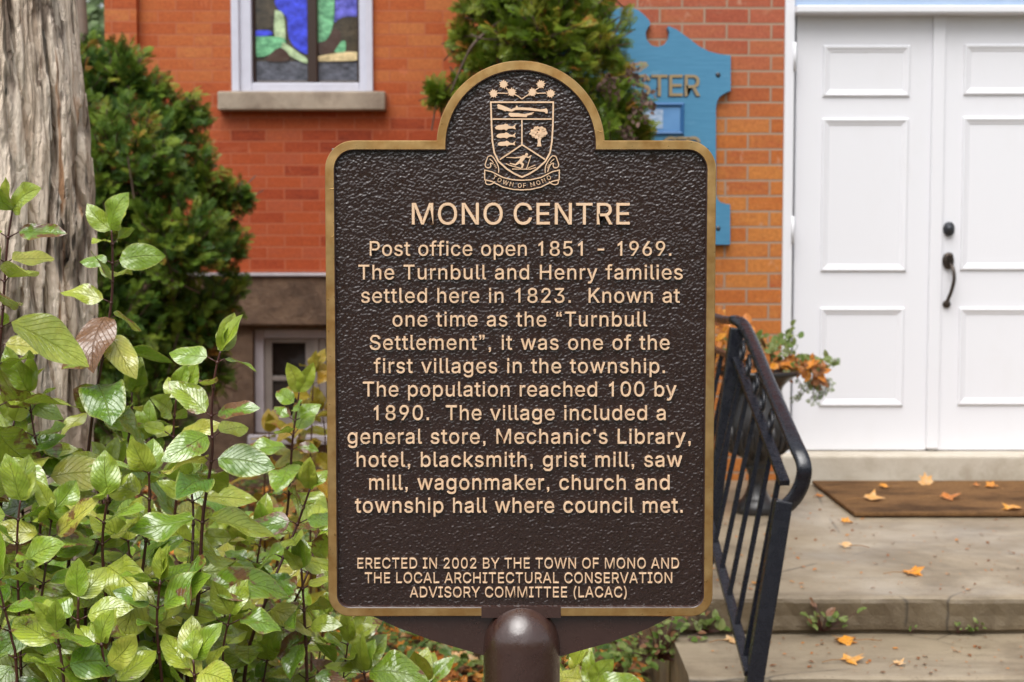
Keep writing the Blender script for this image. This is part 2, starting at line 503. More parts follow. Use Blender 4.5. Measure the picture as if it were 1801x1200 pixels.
# leaves: a per-leaf random number 'r' and UVs (u across 0..1, v along 0..1)
def leafmat(name, greens, edge, spot, trans=.25, rough=.28, veins=True, spec=.5):
    m = mk(name)
    r = m.attr('r')
    uvn = m.n('UVMap'); sx = m.n('SeparateXYZ'); m.l(uvn.outputs[0], sx.inputs[0])
    cx = m.math('ABSOLUTE', m.math('SUBTRACT', sx.outputs['X'], .5))          # 0 midrib .. .5 edge
    n1 = m.noise(45, None, 5, .6)
    c = m.ramp(m.math('ADD', m.math('MULTIPLY', r, .8), m.math('MULTIPLY', n1, .35)), greens)
    ef = m.ramp(m.math('ADD', cx, m.math('MULTIPLY', m.noise(70), .06)), [(.44, 0.0), (.52, .8)])
    c = m.mix(ef, c, edge)
    w = m.math('ADD', sx.outputs['Y'], m.math('MULTIPLY', cx, -.75))
    vw = m.math('PINGPONG', m.math('MULTIPLY', w, 9.0), .5)
    vein = m.ramp(vw, [(0.0, 1.0), (.10, 0.0)])
    rib = m.ramp(cx, [(.0, 1.0), (.025, 0.0)])
    vv = m.math('MAXIMUM', m.math('MULTIPLY', vein, .5), rib)
    if veins: c = m.mix(m.math('MULTIPLY', vv, .35), c, edge)
    sf = m.ramp(m.math('ADD', m.noise(22, None, 4, .7), m.math('ADD', m.math('MULTIPLY', m.attr('d'), .35), m.math('MULTIPLY', m.math('MULTIPLY', cx, m.attr('d')), .5))), [(.70, 0.0), (.78, 1.0)])
    c = m.mix(sf, c, spot)
    m.color(c)
    m.set(rough=m.ramp(m.noise(30, None, 4), [(.40, rough * .55), (.60, rough * 1.9)]), spec=spec)
    hh = m.math('ADD', m.math('MULTIPLY', vv, -.5), m.math('ADD', m.math('MULTIPLY', m.noise(36, None, 2), 1.5), m.math('MULTIPLY', m.noise(140), .2)))
    m.bump(hh, .7, .006)
    if spec > .9: m.set(coat=.35, coatr=.22)
    tr = m.n('BsdfTranslucent'); m.l(c, tr.inputs[0])
    mx = m.n('MixShader', Fac=trans)
    m.l(m.p.outputs[0], mx.inputs[1]); m.l(tr.outputs[0], mx.inputs[2])
    out = [n for n in m.t.nodes if n.bl_idname == 'ShaderNodeOutputMaterial'][0]
    m.l(mx.outputs[0], out.inputs[0])
leafmat('dogwood_leaf', [(.05, (.045, .12, .012, 1)), (.30, (.12, .25, .018, 1)), (.58, (.23, .36, .026, 1)), (.80, (.40, .47, .05, 1)), (1.0, (.55, .51, .09, 1))],
        (.34, .40, .07, 1), (.19, .085, .03, 1), trans=.22, rough=.19, spec=1.0)
leafmat('yellow_leaf', [(.1, (.16, .20, .02, 1)), (.6, (.32, .26, .02, 1)), (1.0, (.42, .22, .02, 1))], (.36, .28, .04, 1), (.3, .12, .03, 1))
leafmat('cover_leaf', [(.1, (.05, .11, .02, 1)), (.5, (.12, .20, .03, 1)), (1.0, (.26, .30, .10, 1))], (.25, .28, .08, 1), (.25, .12, .06, 1), veins=False)
leafmat('cedar_leaf', [(.0, (.030, .065, .006, 1)), (.35, (.070, .135, .008, 1)), (.7, (.16, .225, .014, 1)), (.92, (.27, .28, .03, 1)), (1.0, (.42, .18, .03, 1))],
        (.09, .12, .012, 1), (.12, .08, .02, 1), trans=.18, rough=.45, veins=False, spec=.3)
leafmat('dark_cedar_leaf', [(.0, (.018, .050, .008, 1)), (.35, (.050, .112, .012, 1)), (.7, (.135, .215, .018, 1)), (.92, (.25, .30, .035, 1)), (1.0, (.38, .16, .03, 1))],
        (.06, .10, .014, 1), (.12, .08, .02, 1), trans=.15, rough=.45, veins=False, spec=.3)
leafmat('litter_leaf', [(.05, (.10, .05, .025, 1)), (.35, (.28, .11, .04, 1)), (.6, (.60, .19, .02, 1)), (.85, (.75, .32, .03, 1)), (1.0, (.74, .52, .30, 1))],
        (.36, .18, .06, 1), (.10, .05, .025, 1), trans=.1, rough=.4)
leafmat('dead_leaf', [(.1, (.10, .06, .045, 1)), (1.0, (.24, .15, .12, 1))], (.18, .11, .09, 1), (.1, .06, .05, 1), trans=.1, rough=.7, veins=False)
m = mk('twig_red'); m.color(m.mix(m.noise(30, None, 3), (.075, .018, .014, 1), (.045, .016, .010, 1))); m.set(rough=.4)
m = mk('twig_brown'); m.color(m.mix(m.noise(30), (.12, .075, .05, 1), (.07, .045, .03, 1))); m.set(rough=.7)
m = mk('far_leaf'); m.color(m.mix(m.noise(1.2), (.09, .15, .05, 1), (.16, .22, .09, 1))); m.set(rough=.6)
m = mk('grass_ground')
c = m.mix(m.ramp(m.noise(1.6, None, 5, .7), [(.4, 0.0), (.6, 1.0)]), (.06, .10, .02, 1), (.11, .07, .035, 1))
m.color(m.mix(m.noise(60), c, (.05, .045, .02, 1))); m.set(rough=.9); m.bump(m.noise(40), .8, .03)
m = mk('added_asphalt'); m.color(m.mix(m.noise(30, None, 5), (.04, .04, .042, 1), (.07, .068, .066, 1))); m.set(rough=.6); m.bump(m.noise(150), .5, .01)

# letter outlines (advance, loops of x,y; cap height 509)
GLYPHS = {'(':(273, ['89,207 101,324 132,441 177,539 236,539 191,428 161,313 151,207 160,115 188,16 236,-96 177,-96 156,-59 139,-21 124,16 111,55 102,93 95,131 90,169']),
')':(273, ['37,-96 86,18 113,116 122,207 112,313 82,428 37,539 97,539 142,441 173,323 184,207 183,168 178,130 171,92 161,53 149,15 134,-22 117,-59 97,-96']),
',':(200, ['66,0 66,72 137,72 137,0 131,-40 114,-68 88,-88 70,-62 86,-50 95,-30 99,0']),
'-':(453, ['337,244 337,188 114,188 114,244']),
'.':(200, ['64,0 64,72 136,72 136,0']),
'0':(453, ['227,-7 191,-3 158,7 130,24 105,48 85,77 69,113 60,144 53,178 49,214 48,254 49,294 53,330 60,364 69,395 85,431 106,461 130,484 159,502 191,512 227,516 262,512 295,502 323,484 348,461 368,431 384,395 393,364 400,330 404,294 405,254 404,214 400,178 393,144 384,113 368,77 348,48 323,24 295,7 263,-3', '227,50 250,52 271,60 290,74 306,92 320,116 330,144 338,176 342,213 344,254 342,295 338,332 330,365 320,393 306,416 290,435 271,449 250,457 227,460 203,457 182,449 163,435 147,416 134,393 123,365 115,332 111,295 109,254 111,213 115,176 123,144 134,116 147,92 163,74 182,60 203,52']),
'1':(453, ['212,0 212,395 190,378 155,356 117,340 117,402 160,426 200,460 225,490 235,509 277,509 277,0']),
'2':(453, ['64,0 64,47 234,229 282,282 311,327 320,371 319,389 315,405 308,419 298,431 287,441 273,449 224,460 205,458 188,454 172,447 159,438 148,427 139,413 132,398 128,381 127,362 66,362 68,391 75,418 86,442 102,464 121,482 143,496 168,507 196,513 225,516 254,513 281,507 306,497 328,482 346,465 361,445 372,423 379,398 381,372 371,318 336,259 267,180 153,60 153,57 389,57 389,0']),
'3':(453, ['218,-7 188,-5 159,1 133,10 108,22 88,38 70,57 57,79 48,104 44,132 109,132 112,115 118,100 126,87 137,76 150,66 165,59 219,50 275,61 291,69 304,80 315,93 323,108 328,125 329,145 328,163 323,180 316,196 306,211 292,223 275,234 254,241 229,246 201,248 157,248 157,299 288,448 288,452 70,452 70,509 372,509 372,461 211,278 211,289 247,290 279,286 308,276 333,262 354,244 371,222 383,198 391,173 393,145 390,116 383,90 370,66 354,45 333,27 309,12 281,2 251,-5']),
'5':(453, ['221,-7 192,-5 165,1 140,11 118,25 99,41 83,60 71,82 63,105 60,130 122,130 125,115 130,102 138,89 173,60 221,50 241,51 259,56 276,64 291,75 304,89 314,104 322,122 326,141 328,162 326,183 321,203 314,221 303,237 290,251 275,262 257,270 238,275 218,277 167,268 128,246 67,253 96,509 366,509 366,452 151,452 134,301 136,301 178,325 229,334 252,332 274,328 294,321 313,311 330,299 345,285 358,269 370,251 379,231 386,210 390,187 391,163 388,132 381,102 369,76 352,52 332,32 309,15 282,3 253,-4']),
'6':(453, ['226,-7 196,-4 168,3 142,15 119,31 100,51 84,74 73,101 66,130 64,162 65,187 71,212 80,239 137,340 252,509 322,509 151,261 145,261 165,288 196,307 235,314 265,312 291,305 316,295 337,280 355,262 370,240 380,215 387,187 389,157 387,127 379,98 368,73 352,50 333,30 310,14 284,3 257,-4', '226,48 245,50 263,55 279,63 293,73 304,86 314,101 322,119 326,137 327,157 326,178 322,196 314,213 304,228 293,241 279,251 263,259 245,264 226,265 207,264 190,259 174,252 160,241 148,229 138,214 131,197 126,179 125,158 126,138 131,119 138,102 148,86 160,73 174,63 190,55 207,50']),
'8':(453, ['226,-7 193,-5 163,1 136,11 111,25 91,42 74,62 62,84 54,109 52,135 53,156 58,176 65,195 75,212 87,228 101,241 117,252 134,260 153,265 153,267 129,276 109,289 93,308 80,330 73,354 70,380 73,405 79,429 90,450 106,469 124,485 146,498 170,508 197,514 226,516 255,514 282,508 306,498 328,485 346,469 361,450 373,429 379,405 382,380 379,354 372,330 359,308 343,289 323,276 300,267 300,265 319,260 335,252 351,241 365,228 377,212 387,195 395,176 399,156 401,135 398,109 391,84 378,62 362,42 341,25 317,11 289,1 259,-5', '226,49 248,50 267,54 285,60 300,69 313,79 323,91 331,106 335,121 337,139 335,157 330,173 322,189 312,202 298,213 283,223 265,230 247,234 226,235 206,234 187,230 169,223 154,213 140,202 130,189 122,173 117,157 115,139 117,121 121,106 129,91 139,79 152,69 167,60 185,54 205,50', '226,290 274,300 287,308 298,318 307,330 314,344 318,359 319,376 318,392 314,407 308,420 299,432 288,442 275,449 226,460 177,449 164,442 153,432 145,420 138,407 134,392 133,376 134,359 138,344 145,330 154,318 165,308 178,300']),
'9':(453, ['226,516 256,513 285,506 310,494 333,478 352,458 368,434 380,408 387,378 389,347 387,322 382,296 373,270 315,168 200,0 130,0 301,248 307,248 287,221 257,202 218,195 188,197 161,203 137,214 116,229 98,247 83,269 72,294 66,321 64,352 66,382 73,411 85,436 101,459 120,479 143,494 168,506 196,513', '226,460 207,459 190,454 174,446 160,435 148,423 138,407 131,390 127,372 125,352 127,331 131,313 138,295 148,280 160,268 174,257 190,250 207,245 226,243 245,245 263,249 279,257 293,267 305,280 314,295 322,312 326,330 327,350 326,371 322,390 314,407 305,422 293,435 279,446 263,454 245,459']),
'A':(480, ['16,0 201,509 276,509 463,0 395,0 287,302 264,372 232,478 245,478 213,371 191,302 85,0', '110,142 110,199 370,199 370,142']),
'B':(456, ['60,0 60,509 241,509 274,507 304,501 329,491 350,477 367,461 381,442 390,421 396,398 398,374 397,353 393,336 387,320 356,286 315,267 315,262 331,260 347,254 363,245 378,234 391,220 402,203 411,184 416,161 418,136 416,111 410,88 400,67 386,48 368,31 344,18 317,8 284,2 247,0', '125,57 245,57 281,60 309,67 330,80 344,96 353,115 355,137 354,153 350,169 342,184 333,197 320,209 306,218 289,225 269,229 248,231 125,231', '125,285 238,285 288,296 302,304 314,314 323,326 330,340 335,355 336,372 333,393 326,412 313,429 294,442 270,449 240,452 125,452']),
'C':(510, ['267,-7 235,-5 205,1 177,11 150,25 126,42 104,63 86,88 70,115 57,146 48,179 42,215 40,254 42,293 48,329 57,362 70,393 86,421 104,445 126,466 150,484 177,498 205,508 235,514 267,516 340,504 362,496 383,485 402,471 419,456 435,438 448,418 459,397 467,373 473,348 408,348 389,395 357,428 315,449 267,456 237,453 209,445 184,432 161,414 141,391 125,364 113,332 106,295 103,254 106,213 113,177 125,145 141,117 161,94 184,76 210,63 237,56 267,53 315,60 357,81 389,114 408,160 473,160 467,135 459,112 448,91 435,71 420,53 402,38 383,24 363,13 341,5 317,-2 293,-6']),
'D':(502, ['219,0 96,0 96,57 215,57 254,60 288,68 318,81 343,99 363,122 379,149 390,181 397,216 399,255 397,294 390,329 379,361 364,388 344,410 320,428 291,441 258,449 221,452 93,452 93,509 225,509 261,507 294,501 325,492 353,478 385,455 412,426 433,391 446,361 455,329 460,293 462,255 460,217 455,181 446,149 433,119 417,92 398,68 376,48 351,31 322,17 291,8 256,2', '125,509 125,0 60,0 60,509']),
'E':(419, ['60,0 60,509 372,509 372,452 125,452 125,286 355,286 355,229 125,229 125,57 375,57 375,0']),
'F':(410, ['60,0 60,509 369,509 369,452 125,452 125,278 346,278 346,221 125,221 125,0']),
'H':(517, ['60,0 60,509 125,509 125,289 392,289 392,509 457,509 457,0 392,0 392,232 125,232 125,0']),
'I':(300, ['31,0 31,57 118,57 118,452 31,452 31,509 269,509 269,452 183,452 183,57 269,57 269,0']),
'K':(467, ['104,145 104,216 139,261 174,303 212,344 364,509 448,509 231,276 228,276', '60,0 60,509 125,509 125,334 124,225 125,193 125,0', '372,0 188,259 228,309 449,0']),
'L':(393, ['60,0 60,509 125,509 125,57 361,57 361,0']),
'M':(628, ['60,0 60,509 152,509 277,187 287,159 299,123 311,84 322,49 307,49 318,83 330,121 342,158 352,187 476,509 568,509 568,0 504,0 504,291 504,327 505,369 506,413 507,457 513,457 498,409 482,363 467,322 456,291 342,0 286,0 170,291 159,321 145,361 129,408 112,457 119,457 120,416 121,372 122,328 122,291 122,0']),
'N':(523, ['60,0 60,509 136,509 343,183 363,151 388,107 414,55 405,54 401,108 399,157 399,195 399,509 463,509 463,0 387,0 202,290 177,331 148,381 108,452 119,454 122,384 124,328 125,291 125,0']),
'O':(533, ['267,-7 235,-5 205,1 177,11 150,25 126,42 105,63 86,88 70,115 57,146 48,179 42,215 40,254 42,293 48,329 57,362 70,393 86,421 105,445 126,466 150,484 177,498 205,508 235,514 267,516 299,514 329,508 357,498 384,484 408,466 429,445 448,421 464,393 477,362 486,329 491,293 493,254 491,215 486,179 477,146 464,115 448,88 429,63 408,42 384,25 357,11 329,1 299,-5', '267,53 296,55 324,63 349,76 372,94 392,116 408,144 420,176 428,213 430,254 428,295 420,332 408,365 392,392 372,415 349,433 324,446 296,453 267,456 237,453 210,445 184,433 161,415 142,392 125,364 113,332 106,295 103,254 106,213 113,176 125,144 142,117 161,94 184,76 210,63 237,55']),
'P':(445, ['60,0 60,509 235,509 272,506 305,499 332,487 356,471 375,452 390,430 400,404 407,377 409,348 407,318 400,291 390,265 375,243 356,223 332,207 305,195 272,188 235,186 109,186 109,242 233,242 257,244 279,248 297,256 312,266 324,279 333,294 339,310 343,328 344,348 343,367 339,385 333,402 324,416 312,428 297,439 279,446 257,451 232,452 125,452 125,0']),
'R':(449, ['60,0 60,509 236,509 273,506 305,500 333,489 356,473 376,455 390,433 401,408 407,381 409,352 407,323 401,296 390,271 376,250 356,232 333,217 305,206 273,200 236,198 96,198 96,255 234,255 258,256 280,260 298,267 313,276 325,287 334,300 340,316 344,333 345,352 344,371 340,389 334,405 325,419 313,430 298,440 279,446 258,451 233,452 125,452 125,0', '353,0 230,229 303,229 428,0']),
'S':(447, ['224,-9 188,-7 156,-1 128,9 102,23 81,40 64,60 51,83 42,109 38,137 104,137 108,118 114,102 123,88 136,76 150,66 166,59 224,49 246,50 267,54 286,60 303,69 317,79 329,92 338,106 344,122 346,139 344,154 340,168 332,179 296,205 245,222 184,239 145,253 112,269 86,289 67,313 56,341 52,372 54,400 62,425 75,448 92,468 113,484 138,498 165,508 195,514 227,516 259,514 289,508 316,498 340,484 360,468 377,449 390,427 398,403 401,378 337,378 332,402 320,421 302,437 280,449 254,456 225,459 204,457 185,454 167,448 152,440 139,430 129,418 121,405 117,391 115,376 117,359 122,345 131,334 169,308 212,293 264,279 312,264 359,238 395,198 402,180 407,161 408,139 406,112 399,87 386,64 370,43 349,25 323,11 294,0 261,-7']),
'T':(449, ['32,452 32,509 417,509 417,452 257,452 257,0 193,0 193,452']),
'U':(517, ['259,-8 220,-6 186,2 154,15 126,33 103,55 85,80 71,108 63,140 60,173 60,509 124,509 124,178 126,155 132,133 141,113 153,95 169,80 187,68 208,59 232,53 259,52 285,53 309,59 331,68 349,80 364,95 377,113 385,133 391,155 393,178 393,509 457,509 457,173 454,140 446,108 433,80 414,55 391,33 363,15 332,2 297,-6']),
'V':(480, ['204,0 16,509 84,509 192,206 215,137 248,31 235,31 267,138 290,206 395,509 463,509 278,0']),
'W':(686, ['155,0 16,509 82,509 163,196 175,145 187,94 197,40 189,40 200,94 211,145 224,196 306,509 380,509 462,196 474,145 486,94 497,40 488,40 499,94 510,145 523,196 603,509 670,509 530,0 455,0 368,323 351,391 336,475 350,475 335,395 318,323 230,0']),
'Y':(472, ['203,0 203,208 16,509 91,509 192,344 222,292 250,230 224,230 251,293 280,344 381,509 455,509 268,208 268,0']),
'a':(389, ['160,-9 137,-7 115,-3 94,5 76,15 60,29 48,45 38,63 32,84 30,108 32,128 36,146 43,161 53,174 64,184 78,193 125,211 178,220 234,227 265,235 271,240 274,246 276,255 276,257 267,297 240,322 196,331 149,322 118,301 100,274 41,291 51,313 64,331 79,346 95,358 114,368 133,375 194,384 239,379 286,360 300,350 312,336 322,320 330,301 335,278 337,251 337,0 277,0 277,52 272,52 252,25 215,1', '170,45 192,47 211,51 228,59 242,68 254,80 263,93 270,108 274,122 276,138 276,190 259,182 231,176 200,171 175,168 134,159 103,139 97,130 93,118 92,105 102,72 130,52']),
'b':(424, ['229,-8 208,-7 189,-3 172,4 138,31 118,59 112,59 112,0 53,0 53,509 114,509 114,319 118,319 137,346 171,373 188,379 207,383 229,384 259,382 287,374 313,361 335,342 354,320 370,293 381,261 388,227 390,189 388,151 381,116 370,84 355,57 336,34 313,16 288,3 260,-6', '220,47 242,49 262,55 279,66 294,80 306,97 316,117 323,139 327,163 328,189 327,215 323,239 316,261 307,281 295,298 280,311 262,322 243,328 220,330 198,328 178,322 161,312 147,299 134,282 125,263 118,241 114,216 113,189 114,162 118,138 125,115 135,95 147,78 162,65 179,55 198,49']),
'c':(396, ['207,-8 174,-5 144,3 117,16 93,35 72,58 56,85 44,116 37,150 34,187 37,225 44,260 56,291 72,318 93,341 117,360 144,374 174,382 207,384 260,377 305,356 340,322 362,277 303,262 290,289 270,311 242,325 207,330 184,328 163,321 145,310 130,296 118,278 108,258 102,236 98,212 96,187 98,163 102,139 108,117 118,97 130,80 145,66 163,55 184,49 207,46 243,52 271,66 292,89 304,117 363,102 341,56 306,21 261,-1']),
'd':(424, ['195,-8 165,-6 137,3 111,16 89,34 70,57 55,84 43,116 36,151 34,189 36,227 43,261 55,293 70,320 89,342 112,361 137,374 165,382 196,384 218,383 237,379 253,373 287,346 306,319 311,319 311,509 372,509 372,0 313,0 313,59 307,59 287,31 252,4 236,-3 217,-7', '205,47 226,49 246,55 263,65 278,78 290,95 299,115 306,138 310,162 312,189 310,216 306,241 300,263 290,282 278,299 263,312 246,322 227,328 205,330 182,328 162,322 145,311 130,298 118,281 108,261 102,239 98,215 96,189 98,163 102,139 109,117 118,97 130,80 145,66 162,55 182,49']),
'e':(404, ['212,-8 177,-5 145,3 117,16 92,35 72,58 56,85 44,116 37,150 34,187 36,224 44,258 55,290 71,317 91,340 115,359 142,373 172,382 205,384 266,374 285,366 303,355 319,341 334,324 347,305 357,282 365,256 370,227 371,194 371,169 75,169 75,221 338,221 310,202 308,226 304,248 298,269 288,286 277,301 263,314 246,323 227,328 205,330 183,328 164,323 146,313 131,301 119,286 109,270 102,251 97,231 96,211 96,178 98,151 102,127 110,106 121,88 135,73 151,61 169,53 190,48 212,46 254,53 285,73 306,105 365,91 358,72 348,55 335,39 320,26 302,14 283,4 261,-3 237,-7']),
'f':(254, ['228,379 228,327 6,327 6,379', '81,0 81,432 82,452 87,470 96,486 107,499 120,510 135,519 187,530 222,527 243,521 227,468 215,472 195,474 178,472 164,468 154,460 147,449 143,435 142,419 142,0']),
'g':(425, ['207,-151 180,-149 156,-146 134,-140 82,-110 51,-69 101,-41 122,-66 154,-88 207,-97 236,-95 261,-87 282,-75 298,-58 308,-34 311,-6 311,68 306,68 287,41 252,16 236,10 217,6 195,5 165,7 138,14 113,27 90,43 71,65 55,90 43,120 36,154 34,191 36,229 43,263 55,293 71,320 90,342 112,361 138,374 166,382 196,384 218,383 237,379 253,373 288,346 308,319 313,319 313,379 372,379 372,-9 370,-40 363,-67 350,-90 334,-109 314,-124 291,-136 265,-144 237,-149', '205,59 227,61 246,66 264,75 278,87 290,103 300,121 307,142 311,166 312,193 311,219 307,242 300,264 291,283 279,299 264,312 247,322 227,328 205,330 182,328 163,322 145,312 130,298 118,282 109,262 102,241 98,218 96,193 98,167 102,144 109,123 118,104 131,88 145,76 163,66 183,61']),
'h':(410, ['114,227 114,0 53,0 53,509 114,509 114,287 102,287 116,319 132,344 152,362 175,374 200,382 227,384 252,383 275,377 295,369 313,356 328,340 341,321 350,298 355,271 357,240 357,0 296,0 296,235 293,263 286,286 273,304 256,318 235,326 210,329 192,328 176,324 161,317 147,308 136,297 126,283 119,266 115,248']),
'i':(167, ['53,0 53,379 114,379 114,0', '53,437 53,509 114,509 114,437']),
'k':(381, ['110,137 110,212 121,212 284,379 360,379 184,199 177,199', '53,0 53,509 114,509 114,0', '294,0 148,186 191,229 372,0']),
'l':(189, ['139,-2 112,0 91,8 74,20 62,37 55,59 53,84 53,509 114,509 114,99 120,62 126,57 135,53 146,52 160,53 170,54 181,3 162,-1']),
'm':(610, ['53,0 53,379 112,379 112,295 108,295 114,314 122,331 132,346 172,376 219,386 245,383 268,375 287,361 303,342 314,320 321,295 312,295 318,312 326,329 337,343 381,375 437,386 458,385 478,380 497,372 514,361 529,346 541,328 550,307 555,283 557,255 557,0 496,0 496,254 493,279 485,298 473,313 456,323 438,329 419,330 402,329 387,326 374,320 345,290 335,247 335,0 274,0 274,260 272,280 265,297 253,311 238,322 220,328 199,330 158,320 145,312 135,302 126,289 119,274 115,257 114,238 114,0']),
'n':(410, ['114,227 114,0 53,0 53,379 112,379 112,287 102,287 116,319 132,344 152,362 175,374 200,382 227,384 252,383 275,377 295,369 313,356 328,340 341,321 350,298 355,271 357,240 357,0 296,0 296,235 293,263 286,286 273,304 256,318 235,326 210,329 192,328 176,324 161,317 147,308 136,297 126,283 119,266 115,248']),
'o':(415, ['207,-8 174,-5 144,3 117,16 93,35 72,58 56,85 44,116 37,150 34,187 37,225 44,260 56,291 72,318 93,341 117,360 144,374 174,382 207,384 241,382 271,374 299,360 323,341 343,318 359,291 371,260 379,225 381,187 379,150 371,116 359,85 343,58 323,35 299,16 271,3 241,-5', '207,46 231,49 252,55 270,66 285,80 298,97 307,117 314,139 318,163 319,187 318,212 314,236 307,258 298,278 285,296 270,310 252,321 231,328 207,330 184,328 163,321 145,310 130,296 118,278 108,258 102,236 98,212 96,187 98,163 102,139 108,117 118,97 130,80 145,66 163,55 184,49']),
'p':(424, ['53,-143 53,379 112,379 112,319 118,319 137,346 171,373 188,379 207,383 229,384 259,382 287,374 313,361 335,342 354,320 370,293 381,261 388,227 390,189 388,151 381,116 370,84 355,57 336,34 313,16 288,3 260,-6 229,-8 208,-7 189,-3 173,4 138,31 118,59 114,59 114,-143', '220,47 242,49 262,55 279,66 294,80 306,97 316,117 323,139 327,163 328,189 327,215 323,239 316,261 307,281 295,298 280,311 262,322 243,328 220,330 198,328 178,322 161,312 147,299 134,282 125,263 118,241 114,216 113,189 114,162 118,138 125,115 135,95 147,78 162,65 179,55 198,49']),
'r':(259, ['53,0 53,379 112,379 112,321 115,321 124,339 137,354 152,367 171,377 191,383 213,385 229,384 243,384 243,322 230,324 207,326 190,324 174,321 159,315 146,306 135,296 126,284 119,269 115,254 114,237 114,0']),
's':(365, ['182,-8 157,-7 133,-3 112,3 93,12 76,24 62,38 50,54 41,73 36,94 94,107 101,87 111,72 124,60 141,52 160,47 181,45 206,47 227,53 244,62 258,74 265,88 268,103 266,115 262,126 254,136 243,144 229,150 212,155 149,170 118,180 92,192 72,208 58,227 50,249 47,274 49,295 55,314 65,332 79,347 95,360 115,370 137,378 161,383 187,384 212,383 234,379 254,372 271,363 286,352 299,339 324,290 268,277 262,291 254,304 243,316 228,325 210,331 187,333 166,331 147,326 131,317 119,305 111,292 109,277 110,264 115,253 124,243 172,223 229,209 261,200 287,187 306,171 320,153 328,131 331,107 329,85 323,65 312,47 298,31 281,18 260,6 236,-2 210,-7']),
't':(227, ['204,379 204,327 6,327 6,379', '65,471 126,471 126,98 127,83 130,70 136,61 144,55 156,51 170,50 185,51 202,54 213,2 192,-3 168,-4 138,-1 113,7 92,21 77,41 68,64 65,93']),
'u':(410, ['182,-5 158,-3 135,2 115,11 97,23 82,39 69,59 60,82 54,109 53,139 53,379 114,379 114,144 116,117 124,94 137,75 154,61 175,53 200,50 218,51 234,55 249,62 263,71 274,83 283,97 290,113 295,132 296,153 296,379 357,379 357,0 298,0 298,92 307,92 294,60 277,35 257,17 234,5 209,-3']),
'v':(389, ['163,0 17,379 84,379 165,155 187,87 206,21 184,21 203,87 224,155 305,379 371,379 226,0']),
'w':(567, ['138,0 23,379 87,379 133,214 154,137 175,41 165,41 186,135 206,214 252,379 316,379 362,214 382,136 402,41 391,41 413,135 434,214 480,379 545,379 429,0 368,0 319,172 305,225 291,280 277,338 291,338 277,280 263,225 248,172 199,0']),
'y':(389, ['47,-139 61,-86 71,-87 104,-89 130,-74 151,-36 163,-1 17,379 84,379 165,155 187,87 206,21 184,21 202,87 224,155 305,379 371,379 204,-58 177,-107 139,-136 91,-145 65,-143']),
'’':(170, ['50,437 50,509 121,509 121,437 115,400 99,370 74,350 57,374 72,388 81,408 84,437']),
'“':(290, ['121,422 121,350 50,350 50,422 56,459 72,489 97,509 114,485 99,471 90,451 87,422', '236,422 236,350 165,350 165,422 171,459 187,489 212,509 229,485 214,471 205,451 202,422']),
'”':(290, ['50,437 50,509 121,509 121,437 115,400 99,370 74,350 57,374 72,388 81,408 84,437', '165,437 165,509 236,509 236,437 230,400 214,370 189,350 172,374 187,388 196,408 199,437'])}

# ------------------------------------------------------------------ the house (setting)
YM, YE = 9.1, 6.6                      # main wall, entrance block
house = empty('brick_house', (0.8, 9.0, 0), 'red and tan brick building with white double doors and a stained glass window', 'house')

def wall_mb(mb, x0, x1, z0, z1, y, thick, holes):
    xs = sorted({x0, x1, *[h[0] for h in holes], *[h[1] for h in holes]})
    zs = sorted({z0, z1, *[h[2] for h in holes], *[h[3] for h in holes]})
    inh = lambda x, z: any(h[0] < x < h[1] and h[2] < z < h[3] for h in holes)
    for i in range(len(xs) - 1):
        for j in range(len(zs) - 1):
            if not inh((xs[i] + xs[i + 1]) / 2, (zs[j] + zs[j + 1]) / 2):
                a, b, c, d = xs[i], xs[i + 1], zs[j], zs[j + 1]
                mb.add([(a, y, c), (b, y, c), (b, y, d), (a, y, d)], [(0, 1, 2, 3)])
    for a, b, c, d in holes:
        mb.add([(a, y, c), (b, y, c), (b, y, d), (a, y, d), (a, y + thick, c), (b, y + thick, c), (b, y + thick, d), (a, y + thick, d)],
               [(0, 1, 5, 4), (1, 2, 6, 5), (2, 3, 7, 6), (3, 0, 4, 7)])

# main wall
wx0 = P(197, 200, YM).x; xc = -0.10
win_l, win_r, win_b = P(414, 100, YM).x, P(651, 100, YM).x, P(500, 163, YM).z
bw_l, bw_r, bw_t, bw_b = P(443, 600, YM).x, P(640, 600, YM).x, P(500, 577, YM).z, P(500, 765, YM).z
z_ledge, z_band = P(500, 479, YM).z, P(500, 573, YM).z
mb = MB()
wall_mb(mb, wx0 + .18, xc, z_ledge, 4.6, YM, .16, [(win_l, win_r, win_b, win_b + 1.7)])
mb.box(wx0 - .02, wx0 + .18, YM - .06, YM + 5, z_ledge, 4.6)                      # corner pier
mb.box(wx0 + .18, xc, YM + .4, YM + 4.9, z_ledge, 4.6)
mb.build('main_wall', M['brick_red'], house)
mb = MB()
wall_mb(mb, wx0, xc, -.3, z_band, YM + .02, .14, [(bw_l, bw_r, bw_b, bw_t - .004)])
mb.box(wx0, xc, YM + .5, YM + 4.9, -.3, z_band)
mb.build('foundation', M['foundation_stone'], house)
mb = MB(); mb.box(wx0 - .04, xc, YM - .035, YM + .4, z_band + .002, z_ledge - .028)
bevel(mb.build('stone_band', M['foundation_stone'], house), .012)
mb = MB(); mb.box(wx0 - .05, xc, YM - .055, YM + .3, z_ledge - .026, z_ledge - .004)
bevel(mb.build('ledge_trim', M['shaded_trim_paint'], house), .006)

